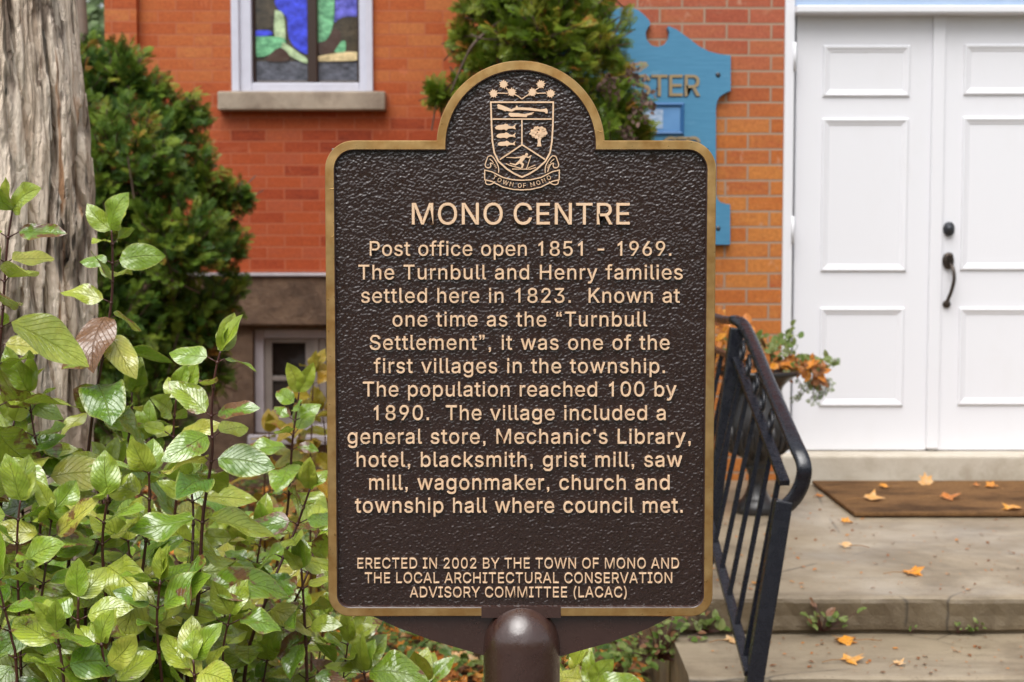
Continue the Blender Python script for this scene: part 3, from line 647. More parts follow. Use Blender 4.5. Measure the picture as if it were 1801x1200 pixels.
# stained-glass window
mb = MB()
fo = dict(l=win_l, r=win_r, b=win_b, t=win_b + 1.69)
gl, gr_, gb = P(443, 100, YM).x, P(632, 100, YM).x, P(500, 146, YM).z
y0 = YM - .012
mb.box(win_l + .002, gl, y0, YM + .12, win_b + .002, win_b + 1.68)
mb.box(gr_, win_r - .002, y0, YM + .12, win_b + .002, win_b + 1.68)
mb.box(gl, gr_, y0, YM + .12, win_b + .002, gb)
mb.box(gl, gr_, y0, YM + .12, win_b + 1.62, win_b + 1.68)
mb.box(win_l - .02, win_l + .03, y0 - .022, y0 - .001, win_b + .003, win_b + 1.7)
mb.box(win_r - .03, win_r + .02, y0 - .022, y0 - .001, win_b + .003, win_b + 1.7)
window = bevel(mb.build('window', M['window_paint'], house), .006)
mb = MB(); xm = P(549, 100, YM).x; yg = YM + .05
mb.box(xm - .032, xm + .032, yg - .04, yg + .03, gb, win_b + 1.62)
for a, b in ((gl, gl + .018), (gr_ - .018, gr_)): mb.box(a, b, yg - .02, yg + .03, gb, win_b + 1.62)
mb.box(gl + .018, xm - .032, yg - .02, yg + .03, gb, gb + .018); mb.box(xm + .032, gr_ - .018, yg - .02, yg + .03, gb, gb + .018)
bevel(mb.build('mullion', M['dark_wood'], window), .008)
mb = MB()
gx = lambda px, py: (P(px, py, yg).x, P(px, py, yg).z)
def pane(pts, mi, k): mb.poly([cw([gx(*p) for p in smoothline(pts + [pts[0]], 3)[:-1]])], yg + .03, yg - .001 - k * .0016, mi=mi)
mb.box(gl + .01, gr_ - .01, yg + .004, yg + .03, gb + .005, win_b + 1.62, 0)
mb.box(gl + .012, xm, yg + .001, yg + .003, gb + .01, P(500, 108, yg).z, 6)
mb.box(xm + .002, gr_ - .012, yg + .001, yg + .003, gb + .01, P(500, 108, yg).z, 6)
pane([(478, -60), (546, -60), (547, 40), (546, 92), (524, 88), (508, 66), (504, 30), (484, 8)], 1, 1)
pane([(449, -60), (476, -60), (484, 15), (482, 45), (464, 52), (449, 44)], 4, 1)
pane([(484, 18), (498, 24), (502, 60), (498, 84), (486, 70), (482, 50)], 3, 2)
pane([(449, 62), (470, 64), (500, 68), (498, 88), (470, 98), (449, 98)], 2, 3)
pane([(449, 54), (474, 54), (478, 62), (449, 64)], 1, 4)
pane([(498, 74), (524, 92), (540, 104), (540, 112), (520, 104), (496, 88)], 3, 4)
pane([(470, 100), (492, 84), (508, 96), (506, 108), (470, 108)], 5, 5)
pane([(556, -60), (584, -60), (588, 20), (584, 50), (574, 70), (556, 74)], 2, 1)
pane([(586, -60), (630, -60), (630, 28), (604, 32), (588, 40), (590, 10)], 8, 1)
pane([(630, 30), (630, 92), (606, 94), (590, 74), (578, 70), (590, 40), (606, 30)], 4, 2)
pane([(556, 76), (576, 70), (586, 52), (600, 60), (588, 92), (556, 94)], 5, 3)
pane([(588, 92), (600, 74), (608, 74), (606, 94)], 2, 5)
pane([(558, 100), (590, 94), (630, 92), (630, 106), (590, 108), (558, 108)], 7, 6)
mb.build('glass', [M['glass_dark'], M['glass_blue'], M['glass_green'], M['glass_pale'], M['glass_dark'], M['glass_brown'], M['glass_grey'], M['glass_sand'], M['glass_violet']], window)
mb = MB()
mb.box(P(387, 175, YM).x, P(680, 175, YM).x, YM - .09, YM + .1, P(500, 194, YM - .09).z, win_b - .001)
bevel(mb.build('sill', M['sill_stone'], window), .012, 3)

# basement window
mb = MB(); yb_ = YM + .07
fw = .062
mb.box(bw_l + .003, bw_l + fw, yb_, yb_ + .07, bw_b + .003, bw_t - .01)
mb.box(bw_r - fw, bw_r - .003, yb_, yb_ + .07, bw_b + .003, bw_t - .01)
mb.box(bw_l + fw, bw_r - fw, yb_, yb_ + .07, bw_t - .07, bw_t - .01)
mb.box(bw_l + fw, bw_r - fw, yb_, yb_ + .07, bw_b + .003, bw_b + .06)
mb.box(bw_l - .03, bw_r + .03, yb_ - .1, yb_ - .002, bw_b - .06, bw_b - .002)
bwin = bevel(mb.build('basement_window', M['shaded_trim_paint'], house), .006)
mb = MB(); xa, xb, za, zb = bw_l + fw + .002, bw_r - fw - .002, bw_b + .062, bw_t - .072
xmid = P(552, 650, YM).x
for p, q in ((xa, xmid - .02), (xmid + .02, xb)):
    mb.box(p, p + .05, yb_ + .015, yb_ + .05, za, zb); mb.box(q - .045, q, yb_ + .015, yb_ + .05, za, zb)
    mb.box(p + .05, q - .045, yb_ + .015, yb_ + .05, zb - .03, zb); mb.box(p + .05, q - .045, yb_ + .015, yb_ + .05, za, za + .05)
    zc = P(500, 668, YM).z
    mb.box(p + .05, q - .045, yb_ + .018, yb_ + .048, zc - .016, zc + .016)
mb.box(xmid - .02, xmid + .02, yb_ + .005, yb_ + .06, za, zb)
bevel(mb.build('sash', M['old_frame_paint'], bwin), .004)
mb = MB(); mb.box(xa, xb, yb_ + .03, yb_ + .034, za, zb); mb.build('pane', M['dark_glass'], bwin)
mb = MB(); mb.box(xa + .05, xa + .13, yb_ + .06, yb_ + .064, za, zb); mb.box(xmid + .03, xmid + .2, yb_ + .06, yb_ + .064, za, zb)

# entrance block
dj_l = P(1376, 400, YE).x; dz_t = P(1500, -60, YE).z
zsill = P(1500, 796, YE).z
zL = P(1500, 851, YE - .10).z
mb = MB()
ex1 = 3.9
wall_mb(mb, xc, ex1, -.3, 4.4, YE, .22, [(dj_l, dj_l + 1.5, zL, dz_t + .55)])
mb.add([(xc, YE, -.3), (xc, YE, 4.4), (xc, YM + 4, 4.4), (xc, YM + 4, -.3)], [(0, 1, 2, 3)])
mb.add([(ex1, YE, -.3), (ex1, YM + 4, -.3), (ex1, YM + 4, 4.4), (ex1, YE, 4.4)], [(0, 1, 2, 3)])
mb.build('entrance_wall', M['brick_tan'], house)
mb = MB(); mb.box(wx0 - .2, ex1 + .2, YM - .2, YM + 5.2, 4.61, 4.75); mb.box(xc - .2, ex1 + .2, YE - .15, YM - .2, 4.41, 4.6)
mb.build('roof', M['foundation_stone'], house)

# doors
fx = lambda px, y: P(px, 400, y).x
fz = lambda py, y: P(1500, py, y).z
yf = YE - .012; yd = YE + .045
mb = MB()
jl, jr = fx(1377, yf), fx(1377, yf) + 1.49
li = fx(1394, yf)
mb.box(jl, li, yf, YE + .2, zL + .002, fz(12, yf) + .6)
mb.box(jr - (li - jl), jr, yf, YE + .2, zL + .002, fz(12, yf) + .6)
mb.box(li - .012, li - .001, YE + .02, YE + .2, zL + .002, fz(24, yd))
ztop = fz(24, yf)
mb.box(li, jr - (li - jl), yf - .03, YE + .2, ztop, fz(11, yf))
dframe = bevel(mb.build('door_frame', M['white_paint'], house), .006)
mb = MB(); mb.box(li + .001, jr - (li - jl) - .001, yf + .005, YE + .2, fz(11, yf) + .001, fz(11, yf) + .55)
bevel(mb.build('transom_panel', M['blue_grey_paint'], dframe), .004)
mb = MB(); mb.box(fx(1372, YE) , jr + .1, YE - .10, YE + .25, zL - .02, zsill)
ds = bevel(mb.build('doorstep', M['doorstep_concrete'], house), .012, 3)

def ringframe(mb, x0, x1, z0, z1, yb, prof):
    """picture-frame moulding; prof = [(inset, y)]"""
    vs, fs = [], []
    for d, y in prof: vs += [(x0 + d, y, z0 + d), (x1 - d, y, z0 + d), (x1 - d, y, z1 - d), (x0 + d, y, z1 - d)]
    for i in range(len(prof) - 1):
        for k in range(4): fs.append((i * 4 + k, i * 4 + (k + 1) % 4, i * 4 + 4 + (k + 1) % 4, i * 4 + 4 + k))
    mb.add(vs, fs)

dl = [fx(1397, yd), fx(1636, yd), fx(1639, yd), fx(1880, yd)]
zb0, zt0 = zsill + .004, fz(26, yd) + .02
panels = [[(1443, 1596, 80, 171), (1443, 1595, 208, 478), (1443, 1593, 541, 715)], [(1689, 1842, 78, 168), (1689, 1842, 206, 476), (1689, 1842, 541, 713)]]
for k in range(2):
    mb = MB(); mb.box(dl[2 * k], dl[2 * k + 1], yd, yd + .045, zb0, zt0)
    if k: mb.box(fx(1636, yd - .015) , fx(1658, yd - .015), yd - .014, yd - .001, zb0 + .01, zt0 - .005)
    door = bevel(mb.build('door', M['white_paint'], house), .004)
    door['label'] = 'plain white door leaf with faint dents' if not k else 'white door leaf carrying the dark deadbolt and grip handle'
    for a, b, c, d in panels[k]:
        mb = MB()
        x0, x1, z0, z1 = fx(a, yd), fx(b, yd), fz(d, yd), fz(c, yd)
        ringframe(mb, x0, x1, z0, z1, yd, [(0, yd + .001), (.003, yd - .008), (.008, yd - .011), (.016, yd - .009), (.022, yd - .005), (.03, yd - .0035), (.035, yd + .001)])
        mb.build('panel_moulding', M['white_paint'], door)
    if k:
        mb = MB(); cz, cx = fz(403, yd), fx(1668, yd)
        cyl = lambda mb, x, z, r, y0, y1, sx=1, n=20: mb.add([(x + sx * r * math.cos(t) * s, y, z + r * math.sin(t) * s) for y, s in ((y0, 1), (y1 + .004, 1), (y1, .8)) for t in [2 * math.pi * i / n for i in range(n)]],
              [(i + j * n, i + (j + 1) * n, (i + 1) % n + (j + 1) * n, (i + 1) % n + j * n) for j in range(2) for i in range(n)] + [tuple(range(2 * n, 3 * n))[::-1]])
        cyl(mb, cx, cz, .033, yd, yd - .022, .75); cyl(mb, cx, cz, .017, yd - .02, yd - .032)
        mb.build('deadbolt', M['dark_hardware'], door, True)
        mb = MB(); cyl(mb, cx, fz(459, yd), .039, yd, yd - .018, .66)
        mb.tube(smoothline([(cx + .004, yd - .016, fz(463, yd)), (cx + .012, yd - .045, fz(474, yd)), (cx + .014, yd - .055, fz(492, yd)), (cx + .004, yd - .05, fz(512, yd)), (cx - .004, yd - .03, fz(526, yd)), (cx - .003, yd - .008, fz(534, yd))], 4), .0085, 10)
        cyl(mb, cx - .003, fz(535, yd), .018, yd, yd - .014)
        mb.tube([(cx, yd - .015, fz(452, yd)), (cx, yd - .045, fz(449, yd))], [.008, .012], 8)
        mb.build('grip_handle', M['bronze_hardware'], door, True)
for py in (100, 405):
    mb = MB(); z = fz(py, yf)
    mb.tube([(fx(1394, yf), yf - .006, z - .065), (fx(1394, yf), yf - .006, z + .065)], .0065, 10)
    mb.build('hinge', M['white_paint'], dframe, True)

# ------------------------------------------------------------------ steps
steps_d1 = G(1450, 1050, zL).y
z1 = P(1450, 1117, steps_d1).z
rise = zL - z1
d2 = G(1450, 1192, z1).y
tread = steps_d1 - d2
sx0 = P(1181, 1119, steps_d1).x
steps = empty('concrete_steps', (sx0 + 1.2, steps_d1, 0), 'worn wet concrete entrance steps and landing strewn with fallen leaves', 'steps')

def slab(name, x0, x1, y0, y1, z0, z1, seed):
    """top sheet + riser with a worn irregular nosing"""
    mb = MB(); nx, ny = 90, 30
    top = []
    def wob(x, y, k): return noise.noise(Vector((x * 4, y * 4, seed + k))) * .010 + noise.noise(Vector((x * 17, y * 17, seed + k))) * .004
    prof = [(.030, 0), (.014, -.002), (.005, -.009), (0, -.02), (.002, -.06), (.0, -.09), (.001, -(rise - .016)), (.016, -(rise - .006)), (.022, z0 - z1)]
    rows = []
    for j in range(ny): rows.append((y1 + (y0 + .05 - y1) * j / (ny - 1), 0, 0))
    vs = []
    R_ = []
    for y, _, _ in rows: R_.append([(y, 0.0)])
    pts = [(y, 0.0) for y, _, _ in rows] + [(y0 + a, b) for a, b in prof if b >= z0 - z1 - 1e-6]
    for y, dz in pts:
        for i in range(nx + 1):
            x = x0 + (x1 - x0) * i / nx
            e = 1.0 if dz < 0 or y < y0 + .06 else .4
            vs.append((x, y + (wob(x, 0, 1) * 1.2 if y < y0 + .06 else 0) + (noise.noise(Vector((x * 25, dz * 25, seed))) * .006 if dz < -.01 else 0),
                       z1 + dz + (wob(x, y, 2) * .35 * e if dz > -.05 else 0)))
    fs = [(j * (nx + 1) + i, (j + 1) * (nx + 1) + i, (j + 1) * (nx + 1) + i + 1, j * (nx + 1) + i + 1) for j in range(len(pts) - 1) for i in range(nx)]
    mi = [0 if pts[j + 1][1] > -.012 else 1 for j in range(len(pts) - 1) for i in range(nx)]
    mb.add(vs, fs); mb.m = mi
    # left and right ends
    n0 = len(pts)
    for col, flip in ((0, False), (nx, True)):
        loop = [j * (nx + 1) + col for j in range(n0)]
        a = len(mb.v); mb.v.append((vs[loop[0]][0], y1, z0))
        f = loop + [a]
        mb.f.append(f if flip else f[::-1]); mb.m.append(1)
    o = mb.build(name, [M['concrete'], M['concrete_riser']], steps, False)
    return o
slab('landing', sx0, 3.6, steps_d1, YE - .002, -.2, zL, 3.0)
slab('tread', sx0 - .0, 3.6, d2, steps_d1 + .05, -.2, z1, 9.0)
slab('tread', sx0 + .01, 3.6, d2 - tread, d2 + .05, -.2, z1 - rise, 14.0)
slab('tread', sx0 + .01, 3.6, d2 - 2 * tread, d2 - tread + .05, -.2, max(z1 - 2 * rise, .06), 21.0)

# ------------------------------------------------------------------ door mat
ym1, ym0 = YE - .14, G(1506, 905, zL + .015).y
mx0 = G(1440, 857, zL + .015).x
mb = MB(); mb.box(mx0, mx0 + 1.0, ym0, ym1, zL + .006, zL + .022)
dm = bevel(mb.build('door_mat', M['mat_coir'], at=(mx0 + .5, ym0 + .3, zL), parent=None), .005)
tag(dm, 'wet brown doormat lying on the landing in front of the white doors', 'doormat')

# ------------------------------------------------------------------ blue board on the wall
YB = YE - .035
bx = lambda px, py: (P(px, py, YB).x, P(px, py, YB).z)
board = empty('wall_sign', tuple(P(1100, 430, YB)), 'blue scroll cut wooden sign with gold letters on the tan brick wall', 'sign')
half = [(1100, 12), (1112, 13), (1124, 18), (1134, 26), (1143, 36), (1145, 43), (1140, 49), (1136, 58), (1138, 70), (1146, 79), (1157, 82), (1168, 78), (1175, 69), (1177, 58), (1173, 48), (1176, 45), (1190, 51), (1208, 64), (1230, 81), (1248, 90), (1268, 95), (1286, 97),
        (1286, 160), (1276, 164), (1267, 170), (1262, 178), (1260, 190), (1260, 344), (1266, 354), (1276, 358), (1285, 359), (1285, 431)]
outl = [bx(*p) for p in half]
cxb = bx(1100, 250)[0]
outl = outl + [(2 * cxb - x, z) for x, z in outl[::-1][:-1]]
mb = MB(); mb.poly([cw(outl)], YE - .003, YB, inset=.002)
mb.build('board', M['blue_board'], board)

def glyph(ch):
    a, loops = GLYPHS[ch]
    return a, [[tuple(map(int, p.split(','))) for p in L.split()] for L in loops]
GC = {c: glyph(c) for c in GLYPHS}

def area(L): return sum(L[i - 1][0] * L[i][1] - L[i][0] * L[i - 1][1] for i in range(len(L))) / 2
def inside(p, L):
    c = False
    for i in range(len(L)):
        (x1, y1), (x2, y2) = L[i - 1], L[i]
        if (y1 > p[1]) != (y2 > p[1]) and p[0] < (x2 - x1) * (p[1] - y1) / (y2 - y1) + x1: c = not c
    return c
def glyph_poly(mb, loops, yb, yt, inset):
    holes = [L for L in loops if area(L) > 0]
    for k, L in enumerate([L for L in loops if area(L) < 0]):
        mb.poly([L] + [h for h in holes if inside(h[0], L)], yb, yt + k * .00008, inset=inset)

def text(mb, s, x0, x1, zbase, cap, yb, yt, bold=10, inset=.0003, space=215, jit=0.0, xk=1.0):
    """a line of raised letters between x0 and x1"""
    sc = cap / 509.0
    xs, pen = [], 0
    for ch in s:
        xs.append(pen)
        pen += space if ch == ' ' else GC[ch][0]
    xs = [x * xk for x in xs]
    first = min(p[0] for L in GC[s[0]][1] for p in L) * xk
    last = max(p[0] for L in GC[s[-1]][1] for p in L) * xk
    nat = (xs[-1] + last - first) * sc
    ls = ((x1 - x0) - nat) / (len(s) - 1)
    for i, ch in enumerate(s):
        if ch == ' ': continue
        ox = x0 + (xs[i] - first) * sc + ls * i
        dz = rnd.uniform(-jit, jit)
        loops = [[(ox + p[0] * sc * xk, zbase + dz + p[1] * sc) for p in offset(L, bold)] for L in GC[ch][1]]
        glyph_poly(mb, loops, yb, yt, inset)

# blue board lettering
z_of = lambda py: P(1100, py, YB).z
mb = MB()
text(mb, 'STER', bx(1117, 170)[0], bx(1231, 170)[0], z_of(169), z_of(132) - z_of(169), YB + .001, YB - .004, bold=6)
mb.build('lettering', M['sign_gold'], board); mb = MB()
text(mb, 'CES', bx(1164, 270)[0], bx(1232, 270)[0], z_of(278), z_of(241) - z_of(278), YB + .001, YB - .004, bold=6)
mb.build('lettering', M['sign_gold'], board)
mb = MB()
text(mb, 'STER', bx(1115, 170)[0], bx(1229, 170)[0], z_of(170.5), z_of(133) - z_of(170), YB + .001, YB - .0015, bold=14)
mb.build('letter_shade', M['letter_shade'], board); mb = MB()
text(mb, 'CES', bx(1162, 270)[0], bx(1230, 270)[0], z_of(279.5), z_of(242) - z_of(279), YB + .001, YB - .0015, bold=14)
mb.build('letter_shade', M['letter_shade'], board)
mb = MB()
(a, zt), (b, zb) = bx(1120, 181), bx(1203, 238)
ringframe(mb, a, b, zb, zt, YB, [(0, YB + .001), (0, YB - .006), (.008, YB - .012), (.016, YB - .008), (.018, YB - .0005)])
fr = mb.build('picture_frame', M['mid_blue'], board)
mb = MB(); mb.box(a + .018, b - .018, YB - .002, YB + .001, zb + .018, zt - .018); mb.build('picture', M['pale_blue'], fr)
mb = MB(); mb.box(a + .03, bx(1166, 200)[0], YB - .004, YB - .0025, zb + .03, zt - .03); mb.build('paper_slip', M['paper'], fr)
for px, py in ((1263, 132), (1263, 402)):
    x, z = bx(px, py); mb = MB()
    mb.lathe([(.0, .006), (.008, .004), (.012, 0)], (0, 0, 0), 12)
    mb.v = [(x + v[0], YB - v[2], z + v[1]) for v in mb.v]
    mb.build('bolt', M['dark_hardware'], board, True)

# ------------------------------------------------------------------ the plaque on its post
YP = 2.0
pp = lambda px, py: (P(px, py, YP).x, P(px, py, YP).z)
pcx = P(915.5, 600, YP).x
plq = empty('memorial_plaque', (pcx, YP + .012, 0), 'dark bronze history plaque with gold rim and crest on a brown post', 'plaque')
hw = (pp(1258, 300)[0] - pp(573, 300)[0] + pp(1251, 1050)[0] - pp(577, 1050)[0]) / 4
zbot, zsh, ztop_ = pp(915, 1082)[1], pp(915, 248)[1], pp(915, 108)[1]
Rar = (pp(1063, 250)[0] - pp(768, 250)[0]) / 2
zac = ztop_ - Rar
rc_b, rc_t = .030, .040
def outline(d):
    pts = []
    def arc(cx, cz, r, a0, a1, n): pts.extend((cx + r * math.cos(R(a0 + (a1 - a0) * i / n)), cz + r * math.sin(R(a0 + (a1 - a0) * i / n))) for i in range(n + 1))
    arc(pcx - hw + rc_b, zbot + rc_b, rc_b - d, 270, 180, 8)
    arc(pcx - hw + rc_t, zsh - rc_t, rc_t - d, 180, 90, 10)
    r = Rar - d; dz = zsh - d - zac
    a = math.degrees(math.asin(max(-1, min(1, dz / r))))
    arc(pcx, zac, r, 180 - a, a, 48)
    arc(pcx + hw - rc_t, zsh - rc_t, rc_t - d, 90, 0, 10)
    arc(pcx + hw - rc_b, zbot + rc_b, rc_b - d, 0, -90, 8)
    return pts
prof = [(.002, YP + .020), (0, YP + .018), (0, YP - .0065), (.0012, YP - .0082), (.0122, YP - .0082), (.0134, YP - .0068), (.0144, YP + .0006)]
rings = [outline(d) for d, _ in prof]
n = len(rings[0])
vs = [(x, prof[i][1], z) for i, L in enumerate(rings) for x, z in L]
fs, mi = [], []
for i in range(len(prof) - 1):
    for k in range(n):
        fs.append((i * n + k, (i + 1) * n + k, (i + 1) * n + (k + 1) % n, i * n + (k + 1) % n)); mi.append(0 if 2 <= i <= 3 else 1)
obj('border', vs, fs, [M['border_brass'], M['post_brown']], plq, mids=mi)
# cast panel: a fine grid with a pebbled surface
gx0, gx1, gz0, gz1, gs = pcx - hw + .009, pcx + hw - .009, zbot + .009, ztop_ - .009, .00092
gnx, gnz = int((gx1 - gx0) / gs), int((gz1 - gz0) / gs)
Hm = np.zeros((gnz, gnx))
rg = np.random.RandomState(12)
npeb = int(gnx * gnz / 7.0)
PX, PZ, PA = rg.rand(npeb) * gnx, rg.rand(npeb) * gnz, rg.normal(.5, .55, npeb)
PL, PW, PH = rg.uniform(1.6, 3.5, npeb), rg.uniform(1.15, 1.9, npeb), rg.uniform(.0003, .0012, npeb)
dens = np.array([noise.noise(Vector((x * .03, z * .03, 3))) for x, z in zip(PX, PZ)])
for i in range(npeb):
    if dens[i] < -.28 and i % 3: continue
    x0, x1, z0_, z1_ = int(max(0, PX[i] - 5)), int(min(gnx, PX[i] + 6)), int(max(0, PZ[i] - 5)), int(min(gnz, PZ[i] + 6))
    if x1 <= x0 or z1_ <= z0_: continue
    zz, xx = np.mgrid[z0_:z1_, x0:x1]
    dx, dz = xx - PX[i], zz - PZ[i]
    u, w_ = dx * math.cos(PA[i]) + dz * math.sin(PA[i]), -dx * math.sin(PA[i]) + dz * math.cos(PA[i])
    q = np.clip(1 - (u / PL[i]) ** 2 - (w_ / PW[i]) ** 2, 0, 1)
    Hm[z0_:z1_, x0:x1] = np.maximum(Hm[z0_:z1_, x0:x1], PH[i] * q ** .8)
k_ = np.array([.15, .7, .15])
for ax_ in (0, 1): Hm = np.apply_along_axis(lambda v: np.convolve(v, k_, 'same'), ax_, Hm)
XX, ZZ = np.meshgrid(gx0 + np.arange(gnx) * gs, gz0 + np.arange(gnz) * gs)
VV = np.stack([XX, YP - Hm, ZZ], -1).reshape(-1, 3)
ii = (np.arange(gnz - 1)[:, None] * gnx + np.arange(gnx - 1)[None, :])
cxm, czm = XX[:-1, :-1] + gs / 2, ZZ[:-1, :-1] + gs / 2
keep = (czm < zsh - .010) | ((cxm - pcx) ** 2 + (czm - zac) ** 2 < (Rar - .009) ** 2)
ii = ii[keep]
obj('panel', VV, np.stack([ii, ii + 1, ii + gnx + 1, ii + gnx], -1), M['plate_brown'], plq, smooth=True)
mb = MB(); mb.poly([outline(.0146)], YP + .0195, YP + .017); mb.build('back_plate', M['post_brown'], plq)

ptx = lambda px, py: pp(px, py)
def line(mb, s, x0, x1, base, cap, bold, yt, space=215, xk=1.0):
    (a, z), (b, _), (_, zc) = pp(x0, base), pp(x1, base), pp(x0, base - cap)
    text(mb, s, a, b, z, zc - z, YP + .0006, yt, bold, inset=.00045, space=space, xk=xk)
mb = MB(); line(mb, 'MONO CENTRE', 725, 1107, 395, 37.3, 9, YP - .0060, 150); mb.build('title_lettering', M['letter_bronze'], plq)
body = [('Post office open 1851 - 1969.', 651, 1180, 450), ('The Turnbull and Henry families', 631, 1200, 491.5), ('settled here in 1823.  Known at', 636, 1195, 532.5),
        ('one time as the “Turnbull', 691, 1138, 574), ('Settlement”, it was one of the', 651, 1177, 615), ('first villages in the township.', 658, 1169, 656),
        ('The population reached 100 by', 639, 1189, 697), ('1890.  The village included a', 658, 1170, 738.5), ('general store, Mechanic’s Library,', 612, 1214, 780),
        ('hotel, blacksmith, grist mill, saw', 628, 1199, 820.5), ('mill, wagonmaker, church and', 650, 1177, 860.8), ('township hall where council met.', 625, 1200, 901)]
mb = MB()
for s, a, b, z in body: line(mb, s, a, b, z, 25.2, 11, YP - .0048)
mb.build('inscription', M['letter_bronze'], plq)
mb = MB()
for s, a, b, z in [('ERECTED IN 2002 BY THE TOWN OF MONO AND', 629, 1194, 999.3), ('THE LOCAL ARCHITECTURAL CONSERVATION', 642, 1182, 1025), ('ADVISORY COMMITTEE (LACAC)', 721, 1102, 1050)]:
    line(mb, s, a, b, z, 18, 9, YP - .0040, 190, .92)
mb.build('dedication', M['letter_bronze'], plq)

# crest, drawn on a 4.615x enlargement of the photograph's crest
zq = lambda p: pp(820 + p[0] / 4.615, 100 + p[1] / 4.615)
U = zq((100, 500))[0] - zq((99, 500))[0]
YT = YP - .0040
tick = [0]
def lift():
    tick[0] += 1
    return YT - (tick[0] % 40) * .00004
def cp(mb, pts, sm=0, inset=.0002):
    if sm: pts = smoothline(list(pts) + [pts[0]], sm)[:-1]
    mb.poly([cw([zq(p) for p in pts])], YP + .0006, lift(), inset=inset)
def cs(mb, pts, w, closed=False, sm=0):
    if sm: pts = smoothline(list(pts), sm)
    mb.poly(stroke([zq(p) for p in pts], w * U, closed), YP + .0006, lift(), inset=.00015)
mb = MB()
cs(mb, [(200, 371), (206, 560), (213, 690), (228, 780), (262, 850), (330, 912), (390, 950), (452, 978), (514, 950), (574, 912), (642, 850), (680, 780), (695, 690), (703, 560), (706, 371)], 14, True)
cs(mb, [(212, 508), (694, 508)], 12); cs(mb, [(452, 514), (452, 722)], 12); cs(mb, [(452, 716), (272, 836)], 12); cs(mb, [(454, 716), (640, 836)], 12)
crest = mb.build('crest', M['letter_bronze'], plq)
mb = MB()
cp(mb, [(248, 395), (262, 386), (300, 398), (345, 418), (372, 430), (360, 447), (322, 441), (300, 428), (258, 414)])
cp(mb, [(250, 412), (300, 424), (330, 440), (318, 446), (290, 434), (256, 424)])
cp(mb, [(345, 442), (372, 424), (402, 412), (404, 398), (416, 398), (420, 412), (520, 416), (600, 428), (636, 424), (652, 420), (662, 440), (660, 464), (646, 462), (636, 452), (590, 446), (480, 436), (400, 434), (366, 450)])
cp(mb, [(345, 456), (420, 460), (470, 466), (552, 452), (530, 474), (496, 480), (490, 494), (420, 490), (362, 490), (343, 474)])
mb.build('plough', M['letter_bronze'], crest)
fish = [(233, 577), (246, 562), (262, 556), (306, 552), (318, 544), (338, 550), (345, 561), (375, 568), (408, 546), (396, 571), (404, 592), (375, 584), (340, 588), (326, 602), (308, 592), (268, 597), (240, 590)]
for ox, oy, s in ((0, 0, 1), (10, 68, .93), (20, 134, .86)):
    mb = MB(); cp(mb, [(233 + ox + (x - 233) * s, 573 + oy + (y - 573) * s) for x, y in fish]); mb.build('fish', M['letter_bronze'], crest)
mb = MB()
cp(mb, [(574, 655), (580, 690), (574, 730), (612, 730), (604, 690), (612, 655)])
r2 = random.Random(4)
for i in range(80):
    a, q = r2.uniform(0, 6.283), math.sqrt(r2.random())
    cx_, cy_, rr = 586 + 62 * q * math.cos(a), 618 + 44 * q * math.sin(a), r2.uniform(9, 15)
    cp(mb, [(cx_ + rr * math.cos(t) * r2.uniform(.8, 1.1), cy_ + rr * math.sin(t) * r2.uniform(.8, 1.1)) for t in [6.283 * k / 8 for k in range(8)]])
mb.build('tree_emblem', M['letter_bronze'], crest)
mb = MB()
cp(mb, [(490 + 13 * math.cos(6.283 * k / 10), 794 + 13 * math.sin(6.283 * k / 10)) for k in range(10)])
cp(mb, [(474, 800), (490, 808), (470, 838), (448, 862), (424, 852), (436, 826), (456, 802)])
cp(mb, [(470, 800), (432, 812), (400, 816), (326, 816), (326, 822), (400, 826), (440, 824), (474, 818)])
cp(mb, [(484, 806), (506, 812), (528, 798), (532, 806), (508, 826), (482, 818)])
cp(mb, [(436, 850), (462, 862), (470, 874), (458, 906), (442, 906), (450, 880), (428, 866)])
cp(mb, [(424, 846), (444, 862), (400, 886), (352, 870), (356, 862), (398, 872)])
cs(mb, [(322, 868), (350, 882), (446, 908)], 8); cs(mb, [(372, 913), (520, 914), (566, 900)], 8)
cs(mb, [(526, 800), (504, 870), (486, 918)], 7); cs(mb, [(500, 906), (560, 880)], 7)
mb.build('skier_emblem', M['letter_bronze'], crest)
mb = MB()
cs(mb, [(150, 922), (205, 934), (300, 982), (380, 1000), (452, 1004), (524, 1000), (604, 982), (700, 934), (755, 922), (754, 1000), (700, 1012), (604, 1060), (524, 1078), (452, 1082), (380, 1078), (300, 1060), (205, 1012), (150, 1000)], 10, True)
for sgn in (1, -1):
    f = lambda L: [(452 + sgn * (x - 452), y) for x, y in L]
    cs(mb, f([(176, 812), (204, 806), (232, 836), (256, 880), (264, 914), (262, 944)]), 9, sm=4)
    cs(mb, f([(176, 812), (166, 840), (154, 880), (166, 900), (190, 902), (200, 884), (196, 866), (216, 872), (232, 900), (244, 936)]), 9, sm=4)
    cs(mb, f([(190, 830), (214, 850), (222, 866)]), 7); cs(mb, f([(158, 1006), (160, 1030), (186, 1040), (216, 1030), (232, 1014)]), 9, sm=4)
    cs(mb, f([(224, 880), (234, 872), (230, 892), (242, 886), (238, 906), (250, 900)]), 6)
ribbon = mb.build('ribbon', M['letter_bronze'], crest)
mb = MB(); s = 'TOWN OF MONO'
sc = 35 / 509.0
xs, pen = [], 0
for ch in s: xs.append(pen); pen += (330 if ch == ' ' else GC[ch][0] + 30)
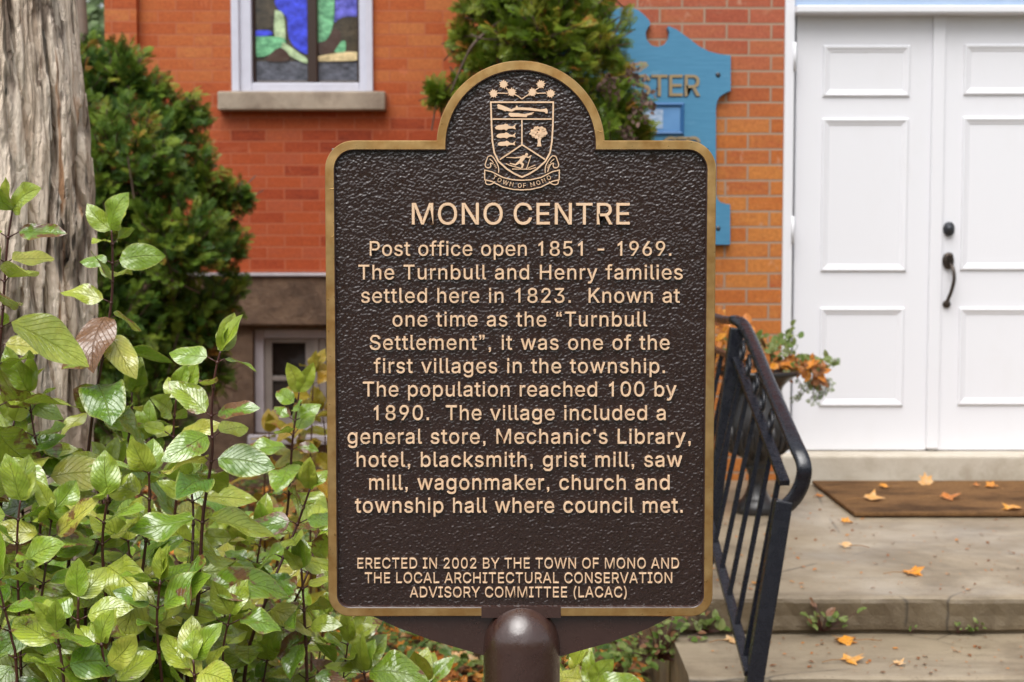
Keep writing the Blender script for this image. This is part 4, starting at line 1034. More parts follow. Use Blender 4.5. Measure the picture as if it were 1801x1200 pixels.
for i, ch in enumerate(s):
    if ch == ' ': continue
    wch = GC[ch][0]
    xm_ = 204 + (xs[i] + wch / 2) * (700 - 204) / (pen - 30)
    q = (xm_ - 452) / 255
    yb__ = 1064 - 84 * q * q
    ang = math.atan2(-2 * 84 * q / 255, 1)
    loops = []
    for L in GC[ch][1]:
        LL = []
        for gx_, gy_ in offset(L, 12):
            u, v = (gx_ - wch / 2) * sc * .98, -gy_ * sc
            LL.append(zq((xm_ + u * math.cos(ang) - v * math.sin(ang), yb__ + u * math.sin(ang) + v * math.cos(ang))))
        loops.append(LL)
    glyph_poly(mb, loops, YP + .0006, lift(), .00015)
mb.build('ribbon_lettering', M['letter_bronze'], ribbon)
for cx_, cy_, st_ in ((303, 226, .2), (222, 301, -.1), (370, 290, .1), (605, 226, -.2), (537, 290, 0), (685, 301, .15)):
    mb = MB(); pts = []
    for k in range(22):
        a = st_ + 6.283 * k / 22; rr = 42 if k % 2 == 0 else 27
        if k % 2 == 0 and k % 4: rr = 36
        pts.append((cx_ + rr * math.cos(a), cy_ + rr * math.sin(a)))
    cp(mb, pts); mb.build('maple_leaf', M['letter_bronze'], crest)
mb = MB()
for L in ([(452, 346), (420, 322), (388, 306)], [(452, 346), (484, 322), (516, 306)], [(256, 297), (336, 300)], [(568, 300), (650, 297)], [(322, 256), (348, 274)], [(586, 256), (560, 274)]): cs(mb, L, 9)
mb.build('twig', M['letter_bronze'], crest)

# bracket wings and post
mb = MB()
bl = [(646, 1081), (700, 1106), (760, 1128), (849, 1154), (986, 1156), (1075, 1131), (1140, 1107), (1190, 1081)]
mb.poly([cw([pp(*p) for p in bl])], YP + .019, YP + .003, inset=.0003)
(xa_, za_), (xb_, zb_2) = pp(847, 1084), pp(986, 1065)
mb.box(xa_, xb_, YP - .0095, YP + .015, za_, zb_2)
mb.build('bracket', M['post_brown'], plq)
mb = MB(); pr = (pp(986, 1180)[0] - pp(849, 1180)[0]) / 2 * .985
zdt = P(917, 1069, YP - .02).z
pcx2 = (pp(986, 1180)[0] + pp(849, 1180)[0]) / 2
zd0 = zdt - pr * 1.12
prof_ = [(pr, 0 - 0.02), (pr, zd0)] + [(pr * math.cos(R(a)), zd0 + pr * 1.12 * math.sin(R(a))) for a in range(6, 90, 6)] + [(.0005, zdt)]
mb.lathe(prof_, (pcx2, YP + .008, 0), 48); mb.build('post', M['post_brown'], plq, True)

# ------------------------------------------------------------------ iron handrail
rail = empty('handrail', tuple(P(1325, 1200, 3.55)), 'leaning black wrought iron handrail on the left of the concrete steps', 'handrail')
iron = M['black_iron']
YN, YC = 3.55, steps_d1 + .05
far_a, far_b = P(1173 + 85, 556, 6.1), None
h0 = P(1308, 572, YC); h1 = P(1404, 790, YN + .03); hb = P(1215, 541, YE - .05)
crv = smoothline([hb, P(1262, 560, 5.25), P(1290, 564, 4.75), h0 + Vector((-.012, .10, .012)), h0 + Vector((.008, 0, -.014)), h0.lerp(h1, .5), h1 + Vector((-.004, .05, .02)), P(1413, 815, YN), P(1412, 845, YN + .0), P(1400, 872, YN + .01), P(1384, 890, YN + .02)], 6)
mb = MB()
w, hgt = .038, .026
prev = None
rings = []
for i, p in enumerate(crv):
    p = Vector(p); d = (Vector(crv[min(i + 1, len(crv) - 1)]) - Vector(crv[max(i - 1, 0)])).normalized()
    sx = Vector((1, 0, .12)); sx = (sx - d * sx.dot(d)).normalized(); up = sx.cross(d) * 1
    rings += [p + sx * (w / 2 * math.copysign(abs(math.cos(t)) ** .6, math.cos(t))) + up * (hgt / 2 * math.copysign(abs(math.sin(t)) ** .6, math.sin(t))) for t in [6.28318 * k / 14 for k in range(14)]]
mb.add(rings, [(i * 14 + k, i * 14 + (k + 1) % 14, i * 14 + 14 + (k + 1) % 14, i * 14 + 14 + k) for i in range(len(crv) - 1) for k in range(14)] + [tuple(range(14)), tuple(range((len(crv) - 1) * 14, len(crv) * 14))[::-1]])
mb.build('top_rail', iron, rail, True)
m0, m1 = P(1296, 632, YC), P(1380, 850, YN + .02)
b0_, b1_ = P(1238, 885, YC), P(1318, 1185, YN)
mb = MB(); mb.bar(m0, m1, .026, .014); mb.bar(P(1205, 590, YE - .05), m0, .026, .014); mb.build('middle_rail', iron, rail)
mb = MB(); mb.bar(b0_, b1_, .026, .014); mb.bar(P(1175, 800, YE - .05), b0_, .026, .014); mb.build('bottom_rail', iron, rail)
mb = MB(); mb.bar(P(1316, 1262, YN), P(1378, 880, YN + .02), .043, .040, (0, 1, 0)); bevel(mb.build('newel_post', iron, rail), .004)
mb = MB(); mb.bar(P(1243, 990, YC + .03), P(1296, 577, YC + .05), .043, .040, (0, 1, 0)); bevel(mb.build('newel_post', iron, rail), .004)
nb = 6
for k in range(nb):
    t = (k + .75) / (nb + .25)
    mb = MB(); mb.bar(b0_.lerp(b1_, t), m0.lerp(m1, t), .0125, .0125, (0, 1, 0)); mb.build('baluster', iron, rail)
nf0, nf1 = P(1175, 800, YE - .05), P(1205, 590, YE - .05)
for k in range(8):
    t = (k + .8) / 8.6
    mb = MB(); mb.bar(nf0.lerp(b0_, t), nf1.lerp(m0, t), .014, .014, (0, 1, 0)); mb.build('baluster', iron, rail)
ta, tb = h0, h1
for t in (.06, .2, .36, .5, .66):
    q = m0.lerp(m1, t).lerp(ta.lerp(tb, t), .42); mb = MB()
    pts = []
    for k in range(15):
        a = 6.28318 * k / 12 + .8; rr = .020 + .0012 * k * .5
        dv = (m1 - m0).normalized(); uv_ = Vector((0.12, 0, 1))
        pts.append(q + dv * rr * math.cos(a) + uv_ * rr * math.sin(a))
    mb.tube(pts, .0055, 8); mb.build('scroll', iron, rail, True)

# ------------------------------------------------------------------ urn
uy = G(1330, 900, zL).y
uc = G(1330, 902, zL)
sca = uy / F
urn = empty('urn_planter', (uc.x, uc.y, zL), 'black cast iron urn on a pedestal foot filled with autumn plants', 'planter')
pf = [(0, 0), (36, 0), (38, 4), (36, 18), (26, 24), (20, 34), (15, 50), (14, 66), (18, 76), (22, 82), (20, 90), (28, 98), (46, 108), (58, 124), (62, 142), (60, 164), (54, 184), (46, 202), (42, 216), (46, 226), (56, 236), (66, 243), (72, 247), (71, 252), (64, 253), (58, 244), (44, 236), (0, 236)]
mb = MB(); mb.lathe([(a * sca, b * sca) for a, b in pf[:10]], (uc.x, uc.y, zL + .001), 40); mb.build('pedestal', M['urn_iron'], urn, True)
mb = MB(); mb.lathe([(a * sca, b * sca) for a, b in pf[9:]], (uc.x, uc.y, zL + .001), 40)
for k in range(20):                                        # gadroon ribs on the belly
    a = 6.28318 * k / 20
    mb.tube([(uc.x + r_ * sca * math.cos(a), uc.y + r_ * sca * math.sin(a), zL + z_ * sca) for r_, z_ in ((44, 107), (58, 122), (62, 140), (61, 158))], [.006, .012, .012, .005], 6)
mb.build('bowl', M['urn_iron'], urn, True)
mb = MB(); mb.lathe([(0, 0), (.1, .002), (.145, -.004)], (uc.x, uc.y, zL + 244 * sca), 20); mb.build('soil', M['soil'], urn)
urn_top = zL + 250 * sca

# ------------------------------------------------------------------ ground
def sheet(name, x0, x1, y0, y1, nx, ny, hf, material):
    vs = [(x0 + (x1 - x0) * i / nx, y0 + (y1 - y0) * j / ny, hf(x0 + (x1 - x0) * i / nx, y0 + (y1 - y0) * j / ny)) for j in range(ny + 1) for i in range(nx + 1)]
    fs = [(j * (nx + 1) + i, j * (nx + 1) + i + 1, (j + 1) * (nx + 1) + i + 1, (j + 1) * (nx + 1) + i) for j in range(ny) for i in range(nx)]
    return kind(obj(name, vs, fs, material, smooth=True), 'structure')
sheet('ground', -400, 400, -400, 400, 2, 2, lambda x, y: -.05, M['grass_ground'])
sheet('garden_bed', -4.5, 3.6, .8, YM, 60, 60, lambda x, y: .0 + .03 * noise.noise(Vector((x * 1.5, y * 1.5, 0))) - (.04 if y < 1 else 0), M['soil'])

sheet('added_road', -60, 60, -11, .4, 2, 2, lambda x, y: -.044, M['added_asphalt'])  # unseen dark strip added behind the camera so the plaque rim reflects less

# ------------------------------------------------------------------ leaf and spray templates
def leaf_template(seed, nu=13, nv=8, L=1.0, W=.56, fold=.25, curl=.35, wave=.05):
    """ovate pointed blade along +Y, upper face +Z; returns verts, faces, uv"""
    r = random.Random(seed)
    ph, ph2, tw = r.uniform(0, 6), r.uniform(0, 6), r.uniform(-.25, .25)
    v, uv, f = [], [], []
    side = r.uniform(-.06, .06)
    for i in range(nu + 1):
        u = i / nu
        w = W / 2 * (math.sin(math.pi * u ** .80) ** .64) * (1 - .12 * u) * (1 - .35 * max(0, u - .82) / .18) if 0 < u < 1 else 0.0
        w = max(w, .004)
        cu = -curl * u * u
        for j in range(nv + 1):
            q = 2 * j / nv - 1
            x = q * w + side * math.sin(u * 3.1)
            z = cu * .6 + fold * abs(q) * w * (1 - .4 * abs(q)) + wave * abs(q) * math.sin(u * 8 + ph + (1.3 if q > 0 else 0)) * w * 2.6
            a = tw * u * 2
            v.append((x * math.cos(a) - z * math.sin(a), u * L * (1 - .12 * curl * u), x * math.sin(a) + z * math.cos(a)))
            uv.append((j / nv, u))
    for i in range(nu):
        for j in range(nv):
            a = i * (nv + 1) + j
            f.append((a, a + 1, a + nv + 2, a + nv + 1))
    return np.array(v), np.array(f), np.array(uv)

LT = []
for k in range(14):
    rr = random.Random(k + 40)
    LT.append(leaf_template(k, W=rr.uniform(.50, .70), fold=rr.uniform(.0, .5), curl=rr.uniform(.0, .8), wave=rr.uniform(.03, .15)))
LTlow = [leaf_template(90 + k, 4, 2, W=.62, fold=.4, curl=.3) for k in range(4)]

def maple_template(seed):
    r = random.Random(seed)
    lobes = [(90, 1.0), (68, .55), (48, .85), (30, .5), (8, .72), (-20, .35), (-50, .42), (-78, .18)]
    rim = [(a, q) for a, q in lobes] + [(180 - a, q) for a, q in lobes[::-1] if a != 90]
    rim.insert(8, (-90, .06))
    v = [(0, 0, 0)]; uv = [(.5, .3)]
    for a, q in rim:
        q *= r.uniform(.88, 1.1)
        x, y = .5 * q * math.cos(R(a)), .5 * q * math.sin(R(a))
        v.append((x, y, r.uniform(.0, .16) * q + .12 * q * q * math.sin(R(a * 3 + seed * 50)))); uv.append((.5 + x * .6, .5 + y * .6))
    m = len(rim)
    f = [(0, 1 + i, 2 + i, 1 + (i + 2) % m) for i in range(0, m, 2)]
    return np.array(v), np.array(f), np.array(uv)
MT = [maple_template(k) for k in range(6)]

def spray_template(seed):
    """flat fan of scale leaves, along +Y"""
    r = random.Random(seed)
    v, f, uv = [], [], []
    def dia(x, y, a, l, w):
        c, s = math.sin(a), math.cos(a)
        b = len(v)
        for t, q in ((0, -.35), (.45, -1), (1, 0), (.45, 1)):
            px, py = x + c * l * t + s * w * q * .5, y + s * l * t - c * w * q * .5
            v.append((px, py, .06 * math.sin(px * 9 + seed) - .25 * py * py)); uv.append((.5, min(1, max(0, py))))
        f.append((b, b + 1, b + 2, b + 3))
    dia(0, 0, 0, .5, .04); dia(0, .45, 0, .6, .045)
    for k in range(7):
        t = .10 + .8 * k / 6
        for sg in (1, -1):
            l = (.52 * (1 - t) + .14) * r.uniform(.8, 1.2)
            a = sg * R(r.uniform(30, 48))
            x0, y0 = 0, t + (.05 if sg > 0 else 0)
            dia(x0, y0, a, l, .042)
            for q in range(1, 3):
                tt = q / 3.2
                xx, yy = x0 + math.sin(a) * l * tt, y0 + math.cos(a) * l * tt
                dia(xx, yy, a + R(38), l * .45, .036); dia(xx, yy, a - R(38), l * .45, .036)
    return np.array(v), np.array(f), np.array(uv)
SPT = [spray_template(k) for k in range(6)]

class Scatter:
    def __init__(s): s.V, s.F, s.UV, s.r, s.d, s.n = [], [], [], [], [], 0
    def put(s, T, loc, y, z, size, r, d=0.0):
        """template with its +Y along y and upper face towards z"""
        y = np.array(y, float); y /= np.linalg.norm(y)
        z = np.array(z, float); z = z - y * z.dot(y); l = np.linalg.norm(z)
        z = z / l if l > 1e-6 else np.array([1.0, 0, 0])
        x = np.cross(y, z)
        V = (T[0] * size) @ np.array([x, y, z]) + np.array(loc)
        s.V.append(V); s.F.append(T[1] + s.n); s.UV.append(T[2]); s.r.append(np.full(len(V), r)); s.d.append(np.full(len(V), d)); s.n += len(V)
    def build(s, name, material, parent=None, smooth=True, at=None):
        return obj(name, np.concatenate(s.V), np.concatenate(s.F), material, parent, smooth, at, None, np.concatenate(s.UV), {'r': np.concatenate(s.r), 'd': np.concatenate(s.d)})

# ------------------------------------------------------------------ big tree trunk at the left
TY = 3.3
def edge_x(z):      # right edge of the trunk as height changes
    pts = [(P(150, 1000, TY).z - 1, P(205, 1000, TY).x), (P(150, 1000, TY).z, P(165, 1000, TY).x), (P(150, 700, TY).z, P(156, 700, TY).x), (P(150, 400, TY).z, P(157, 400, TY).x), (P(150, 200, TY).z, P(148, 200, TY).x), (P(150, 0, TY).z, P(131, 0, TY).x), (6.0, P(20, 0, TY).x)]
    return float(np.interp(z, [p[0] for p in pts], [p[1] for p in pts]))
nth, nz = 520, 460
zs = np.concatenate([np.linspace(-.1, .5, 40), np.linspace(.51, 2.3, 380), np.linspace(2.35, 5.5, 40)])
vs = []
for z in zs:
    rad = .36 - .03 * (z - 1) + (.25 * (max(0, .6 - z)) ** 1.5)
    cx_ = edge_x(z) - rad - .018
    for i in range(nth):
        a = 2 * math.pi * i / nth
        ca, sa = math.cos(a), math.sin(a)
        wv = noise.noise(Vector((ca * 2.0, sa * 2.0, z * 1.6))) * .9
        q = Vector((ca * 5.2 + wv * .6, sa * 5.2 + wv * .6, z * .8))
        n1 = noise.noise(q)
        n2 = noise.noise(Vector((ca * 13 + wv * 1.2, sa * 13, z * 1.5)) + Vector((7, 3, 1)))
        n3 = noise.noise(Vector((ca * 22, sa * 22, z * 14 + 5)))
        fis = max(0, 1 - abs(n1) / .09) ** .9
        nf = noise.noise(Vector((ca * 8 + wv * .5, sa * 8, z * 2.4 + 9)))
        plate = round(nf * 3.2 + .25 * n3) / 3.2                 # long fissures
        fis2 = max(0, 1 - abs(n2) / .16) ** 1.5
        dsp = .012 * abs(n1) + .012 * plate - .050 * fis - .018 * fis2 + .004 * n3 + .02 * noise.noise(Vector((ca * 1.5, sa * 1.5, z * .8 + 3)))
        rr = rad + dsp + .004
        vs.append((cx_ + rr * ca, TY + rr * sa, z))
nz = len(zs)
fs = np.array([(j * nth + i, j * nth + (i + 1) % nth, (j + 1) * nth + (i + 1) % nth, (j + 1) * nth + i) for j in range(nz - 1) for i in range(nth)])
tree = empty('deciduous_tree', (edge_x(0) - .36, TY, 0), 'large old tree with pale deeply furrowed bark at the left edge', 'tree')
obj('trunk', vs, fs, M['bark'], tree, smooth=True)
mb = MB(); bx_, bz_ = edge_x(5.3) - .22, 5.2
for dx, dy, dz in ((1.2, .5, 2.4), (-1.6, .3, 2.6), (.1, 1.5, 2.6), (-.3, -.9, 3.0)):
    mb.tube(smoothline([(bx_, TY, bz_), (bx_ + dx * .3, TY + dy * .3, bz_ + dz * .45), (bx_ + dx, TY + dy, bz_ + dz)], 5), [.17 - .012 * k for k in range(11)], 12)
mb.build('limbs', M['bark'], tree, True)

# ------------------------------------------------------------------ cedars
def cedar(root, blobs, Y, core, seed, shades, dens=1.0, size=.085, foliage='cedar_leaf'):
    r = random.Random(seed); sc = Scatter()
    tw = MB()
    for px, py, rp, dy in blobs:
        c = P(px, py, Y + dy); rad = (rp - 9) * (Y + dy) / F
        npl = int(max(5, 330 * rad * rad * 4 * dens) + 4)
        for k in range(npl):
            while True:
                d = Vector((r.gauss(0, 1), r.gauss(0, 1), r.gauss(0, 1)))
                if d.length > .1: break
            d.normalize()
            if d.y > .35: d.y *= -1
            q = r.choice((1.0, 1.0, .95, .8, .6))
            p = c + d * rad * q * r.uniform(.85, 1.08)
            ax = (d * .7 + Vector((r.gauss(0, .25), r.gauss(0, .25), .45 + r.gauss(0, .25)))).normalized()
            ln = r.uniform(.10, .20) * (1 if rad > .12 else .6)
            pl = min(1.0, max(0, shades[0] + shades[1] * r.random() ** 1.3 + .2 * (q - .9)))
            if r.random() < .02: pl = 1.05
            base = p - ax * ln
            tw.bar(base - ax * ln * .6, p, .005, .005, (.3, .8, .2))
            ns = int(9 + 5 * r.random())
            for i in range(ns):
                t = i / ns
                side = Vector((r.gauss(0, 1), r.gauss(0, 1), r.gauss(0, .6)))
                yd_ = (ax * (.55 + t * .6) + side.normalized() * (.85 - .4 * t)).normalized()
                zz = Vector((r.gauss(0, .5), -.6 + r.gauss(0, .5), .6 + r.gauss(0, .4)))
                sc.put(SPT[r.randrange(6)], base + ax * ln * (t * 1.15), yd_, zz, size * r.uniform(.7, 1.25), min(1.05, max(0, pl + r.gauss(0, .09))))
    sc.build('foliage', M[foliage], root, smooth=False)
    tw.build('twigs', M['twig_brown'], root)
    mb = MB()
    for pts, r0 in core: mb.tube(pts, [r0 * (1 - .7 * i / (len(pts) - 1)) for i in range(len(pts))], 10)
    mb.build('trunk', M['twig_brown'], root, True)

YA = 7.5
ced = empty('cedar_shrub', tuple(P(150, 845, YA)), 'large dark green cedar shrub growing against the red brick wall beside the tree trunk', 'shrub')
ced.location.z = 0; WL[ced] = Vector(ced.location)
c0 = P(140, 500, YA)
blobsA = [(150, 100, 45, .1), (130, 180, 110, 0), (205, 130, 66, 0), (262, 150, 44, 0), (305, 210, 62, .05), (350, 200, 26, .1), (230, 280, 110, -.2), (340, 300, 62, 0), (390, 345, 50, .1), (425, 350, 26, .15),
          (300, 420, 105, -.2), (395, 430, 46, .1), (180, 420, 110, -.2), (395, 520, 48, .1), (330, 560, 85, 0), (210, 560, 120, -.2), (250, 680, 110, -.1), (370, 640, 50, .1), (110, 640, 130, 0), (60, 350, 140, .1), (60, 120, 130, .1), (40, 550, 140, .1)]
cedar(ced, blobsA, YA, [([c0 + Vector((0, .1, -c0.z)), c0 + Vector((.05, .1, 0)), c0 + Vector((0, .1, 1.6))], .09)] + [([P(160, 700, YA + .1), P(*q, YA + .1)], .03) for q in ((260, 400), (360, 350), (230, 180), (330, 560))], 21, (.10, .78), 1.15, .064, 'dark_cedar_leaf')
YR = 6.05
ced2 = empty('cedar_tree', (P(965, 600, YR).x, YR, 0), 'yellow green cedar behind the rounded top of the plaque', 'tree')
blobsB = [(930, -40, 130, 0), (1030, -30, 75, .05), (870, 20, 66, 0), (960, 60, 120, -.1), (1045, 60, 66, 0), (845, 95, 44, 0), (815, 60, 22, 0), (1072, 130, 48, 0), (1096, 195, 46, 0), (1120, 236, 30, 0), (1040, 210, 80, -.05), (930, 170, 110, 0), (772, 162, 15, 0), (812, 150, 18, 0), (940, 300, 130, 0), (1020, 330, 100, 0), (900, 450, 130, 0), (1000, 520, 120, 0), (930, 660, 130, 0), (940, 800, 110, 0)]
c0 = P(960, 500, YR + .15)
cedar(ced2, blobsB, YR, [([Vector((c0.x, c0.y, 0)), c0, c0 + Vector((-.03, 0, 1.3))], .07)], 33, (.34, .62), 1.1, .062)
mb = MB(); mb.tube(smoothline([P(905, 20, YR - .1), P(840, 70, YR - .25), P(815, 110, YR - .25), P(792, 165, YR - .25)], 5), [.009 - .0004 * k for k in range(16)], 6)
mb.tube(smoothline([P(828, 60, YR - .25), P(845, 68, YR - .26), P(875, 70, YR - .25)], 4), .003, 5); mb.build('bare_branch', M['twig_brown'], ced2, True)
r = random.Random(8); sc = Scatter()
for (px, py, rp, nn) in ((1070, 155, 24, 40), (1118, 130, 22, 26), (1135, 165, 22, 22), (1128, 200, 20, 26), (1105, 235, 18, 24), (1140, 185, 12, 14)):
    for k in range(nn):
        d = Vector((r.gauss(0, 1), r.gauss(0, 1), r.gauss(0, 1))).normalized() * rp * YR / F * r.random() ** .4
        sc.put(LTlow[k % 4], P(px, py, YR - .2) + d, (r.gauss(0, 1), r.gauss(0, 1), r.gauss(0, 1)), (r.gauss(0, 1), -1, r.gauss(0, 1)), r.uniform(.02, .035), r.random())
sc.build('dead_foliage', M['dead_leaf'], ced2)

# trees far beyond the house corner
def far_tree(px, Y, h, rad, seed, label, r_=None):
    x = P(px, 400, Y).x
    t = empty('background_tree', (x, Y, 0), label, 'tree', 'trees beyond the house corner')
    r = random.Random(seed); sc = Scatter()
    for k in range(46):
        c = Vector((x + r.gauss(0, rad * .55), Y + r.gauss(0, rad * .5), h * .62 + r.gauss(0, h * .17)))
        for i in range(60):
            d = Vector((r.gauss(0, 1), r.gauss(0, 1), r.gauss(0, 1))) * rad * .16
            sc.put(LTlow[i % 4], c + d, (r.gauss(0, 1), r.gauss(0, 1), r.gauss(0, 1)), (r.gauss(0, 1), -1, 1), r.uniform(.18, .3), r.random())
    sc.build('crown', M['far_leaf'], t)
    mb = MB(); mb.tube([(x, Y, 0), (x + .1, Y, h * .4), (x, Y, h * .8)], [.22, .16, .05], 10); mb.build('trunk', M['twig_brown'], t, True)
far_tree(150, 24, 7.5, 2.6, 3, 'pale green tree seen through the gap between trunk and house corner')
far_tree(60, 30, 9, 3.2, 4, 'taller pale tree farther back beyond the big trunk')

# ------------------------------------------------------------------ dogwood shrubs
r = random.Random(77)
def extend_down(pts):
    """carry a stem from its lowest given point to the soil"""
    p, q = Vector(pts[0]), Vector(pts[1])
    d = (p - q); d = Vector((d.x * .4, d.y * .4 + .02, -1))
    return [p + d * (p.z * t) for t in (1.0, .66, .33)] + [Vector(x) for x in pts]

def stem_with_leaves(st, lf, pts, thick, leaf, r, gap=.058, bare=0.25, tip=True, cam_bias=.62, rshift=0.0, dmg=.35):
    pts = [Vector(p) for p in smoothline([tuple(p) for p in pts], 6)]
    n = len(pts)
    st.tube(pts, [thick * (1 - .62 * i / (n - 1)) for i in range(n)], 7)
    acc, L = 0.0, 0.0
    total = sum((pts[i + 1] - pts[i]).length for i in range(n - 1))
    ang = r.uniform(0, 6.28); s = 0.0; nxt = total * bare
    for i in range(n - 1):
        a, b = pts[i], pts[i + 1]; ln = (b - a).length
        while nxt < s + ln:
            t = (nxt - s) / ln; p = a.lerp(b, t); u = (b - a).normalized()
            prog = nxt / total
            ang += math.pi / 2 + r.gauss(0, .3)
            st.tube([p - u * .0022, p, p + u * .0022], [thick * .7, thick * 1.25 * (1 - .5 * prog), thick * .7], 7)
            for q in (0, 1):
                if r.random() < .07: continue
                a2 = ang + q * math.pi + r.gauss(0, .2)
                out = Vector((math.cos(a2), math.sin(a2), 0))
                dr = r.uniform(-.8, .15) if prog < .9 else r.uniform(-.2, .9)
                d = (out + Vector((0, 0, dr))).normalized()
                pet = p + (out + Vector((0, 0, .5))).normalized() * r.uniform(.010, .022)
                st.tube([p, pet], [.0012, .001], 5)
                sz = leaf * r.uniform(.72, 1.40) * (1 if prog < .9 else .72)
                z = Vector((r.gauss(0, .4), -cam_bias + r.gauss(0, .4), .95 + r.gauss(0, .35)))
                lf.put(LT[r.randrange(len(LT))], pet, d, z, sz, min(1, max(0, r.betavariate(2.2, 2.0) + rshift + .04)), 1.1 if r.random() < .010 else dmg * 1.5 * r.random() ** 2)
            nxt += gap * r.uniform(.8, 1.25) * (1 if prog < .85 else .6)
        s += ln
    if tip:
        u = (pts[-1] - pts[-2]).normalized()
        for q in range(3):
            d = (u + Vector((r.gauss(0, .4), r.gauss(0, .4), r.gauss(0, .2)))).normalized()
            lf.put(LT[r.randrange(len(LT))], pts[-1], d, Vector((r.gauss(0, .5), -1, .3)), leaf * r.uniform(.5, .85), min(1, .5 + .3 * r.random() + rshift), .1)

def shrub(label, stems, seed, leaf=.088, name='dogwood_shrub', cat='shrub', material='dogwood_leaf', group='leafy shrubs in the garden bed', **kw):
    r = random.Random(seed)
    st, lf = MB(), Scatter()
    full = []
    for pts in stems:
        W = extend_down([P(*p) for p in pts])
        full.append(W)
    b = full[0][0]
    root = empty(name, (b.x, b.y, 0), label, cat, group)
    for W in full: stem_with_leaves(st, lf, W, r.uniform(.0034, .0046), leaf, r, **kw)
    st.build('stems', M['twig_red'], root, True)
    lf.build('foliage', M[material], root, True)
    return root

shrub('tall dogwood on a dark red stalk midway between tree trunk and plaque',
      [[(318, 1190, 2.15), (345, 1080, 2.15), (352, 990, 2.15), (358, 900, 2.15), (373, 800, 2.15), (372, 730, 2.15), (378, 660, 2.15), (388, 618, 2.15)],
       [(330, 1195, 2.2), (335, 1050, 2.25), (340, 900, 2.3), (330, 840, 2.3)]], 5, .098, bare=.44)
shrub('slender dogwood whose top leaves stand between the trunk and the dark cedar',
      [[(120, 1000, 2.5), (148, 850, 2.5), (163, 730, 2.5), (182, 620, 2.5), (196, 530, 2.5), (198, 450, 2.5), (196, 405, 2.5)],
       [(170, 1000, 2.6), (200, 880, 2.6), (228, 760, 2.6), (232, 690, 2.6)]], 6, .094, bare=.42)
shrub('tall dogwood at the left edge with leaves against the pale bark',
      [[(-20, 900, 2.2), (-8, 700, 2.2), (4, 560, 2.2), (12, 440, 2.2), (22, 370, 2.2)],
       [(40, 900, 2.35), (20, 760, 2.35), (-5, 640, 2.35), (-20, 560, 2.35)],
       [(70, 950, 2.3), (80, 860, 2.3), (60, 760, 2.3), (50, 690, 2.3)]], 9, .100, bare=.45)
shrub('small dogwood shoot in front of the basement window',
      [[(480, 1050, 2.75), (505, 900, 2.75), (514, 780, 2.75), (522, 720, 2.75), (526, 690, 2.75)]], 12, .080, bare=.55)
shrub('dogwood sprig close beside the lower left side of the plaque',
      [[(430, 1190, 2.3), (470, 1050, 2.3), (520, 930, 2.35), (545, 860, 2.35)],
       [(540, 1200, 2.3), (535, 1080, 2.3), (530, 1000, 2.3)],
       [(480, 1195, 2.5), (500, 1100, 2.5), (540, 1010, 2.5), (560, 930, 2.6)]], 15, .088, bare=.5)
shrub('dense dogwood mass filling the lower left corner',
      [[(30, 1195, 2.0), (20, 1120, 2.0), (-5, 1020, 2.0)], [(90, 1200, 2.1), (70, 1100, 2.1), (80, 1000, 2.1), (92, 900, 2.15)],
       [(170, 1200, 2.05), (140, 1120, 2.05), (138, 1050, 2.05)], [(0, 1100, 2.4), (40, 980, 2.4), (60, 880, 2.4), (50, 800, 2.4)],
       [(150, 1100, 2.5), (160, 1000, 2.5), (190, 900, 2.5), (195, 830, 2.5)], [(60, 1190, 2.7), (110, 1060, 2.7), (120, 960, 2.7), (130, 880, 2.7)],
       [(110, 1290, 1.95), (112, 1200, 1.95), (100, 1110, 1.95)], [(40, 1290, 2.1), (36, 1150, 2.1), (30, 960, 2.1), (36, 880, 2.1)], [(190, 1290, 2.0), (188, 1210, 2.0), (178, 1130, 2.0)], [(-20, 1250, 2.3), (-10, 1000, 2.3), (10, 830, 2.3), (25, 740, 2.3)]], 18, .094, bare=.42)
shrub('broad dogwood between the red stalked plant and the lower left corner',
      [[(250, 1200, 2.2), (240, 1100, 2.2), (250, 1010, 2.2), (262, 900, 2.2), (262, 830, 2.2)], [(200, 1200, 2.3), (210, 1120, 2.3), (230, 1020, 2.3), (225, 950, 2.3)],
       [(270, 1150, 2.5), (290, 1000, 2.5), (310, 880, 2.5), (305, 770, 2.5), (310, 700, 2.5)], [(240, 1100, 2.7), (260, 980, 2.7), (265, 860, 2.7), (262, 770, 2.7)],
       [(290, 1290, 2.1), (285, 1200, 2.1), (276, 1100, 2.1), (282, 1020, 2.1)], [(215, 1250, 2.15), (190, 1080, 2.15), (180, 960, 2.15), (190, 870, 2.15)], [(330, 1250, 2.4), (325, 1060, 2.4), (335, 960, 2.4)]], 22, .092, bare=.45)
shrub('low leafy dogwood on the ground between the red stalk and the plaque foot',
      [[(400, 1260, 2.4), (410, 1200, 2.4), (430, 1130, 2.4)], [(450, 1290, 2.3), (460, 1220, 2.3), (470, 1160, 2.3)], [(370, 1220, 2.7), (390, 1130, 2.7), (400, 1040, 2.7), (420, 960, 2.7)], [(440, 1200, 2.9), (430, 1110, 2.9), (425, 1020, 2.9), (435, 950, 2.9)], [(300, 1240, 2.2), (280, 1190, 2.2), (270, 1120, 2.2)], [(390, 1290, 2.15), (400, 1230, 2.15), (392, 1150, 2.15), (405, 1080, 2.15)], [(490, 1290, 2.5), (500, 1220, 2.5), (505, 1140, 2.5)], [(350, 1290, 2.05), (346, 1240, 2.05), (340, 1160, 2.05)], [(430, 1280, 2.6), (445, 1130, 2.6), (450, 1010, 2.6), (462, 930, 2.6)]], 27, .090, bare=.6)
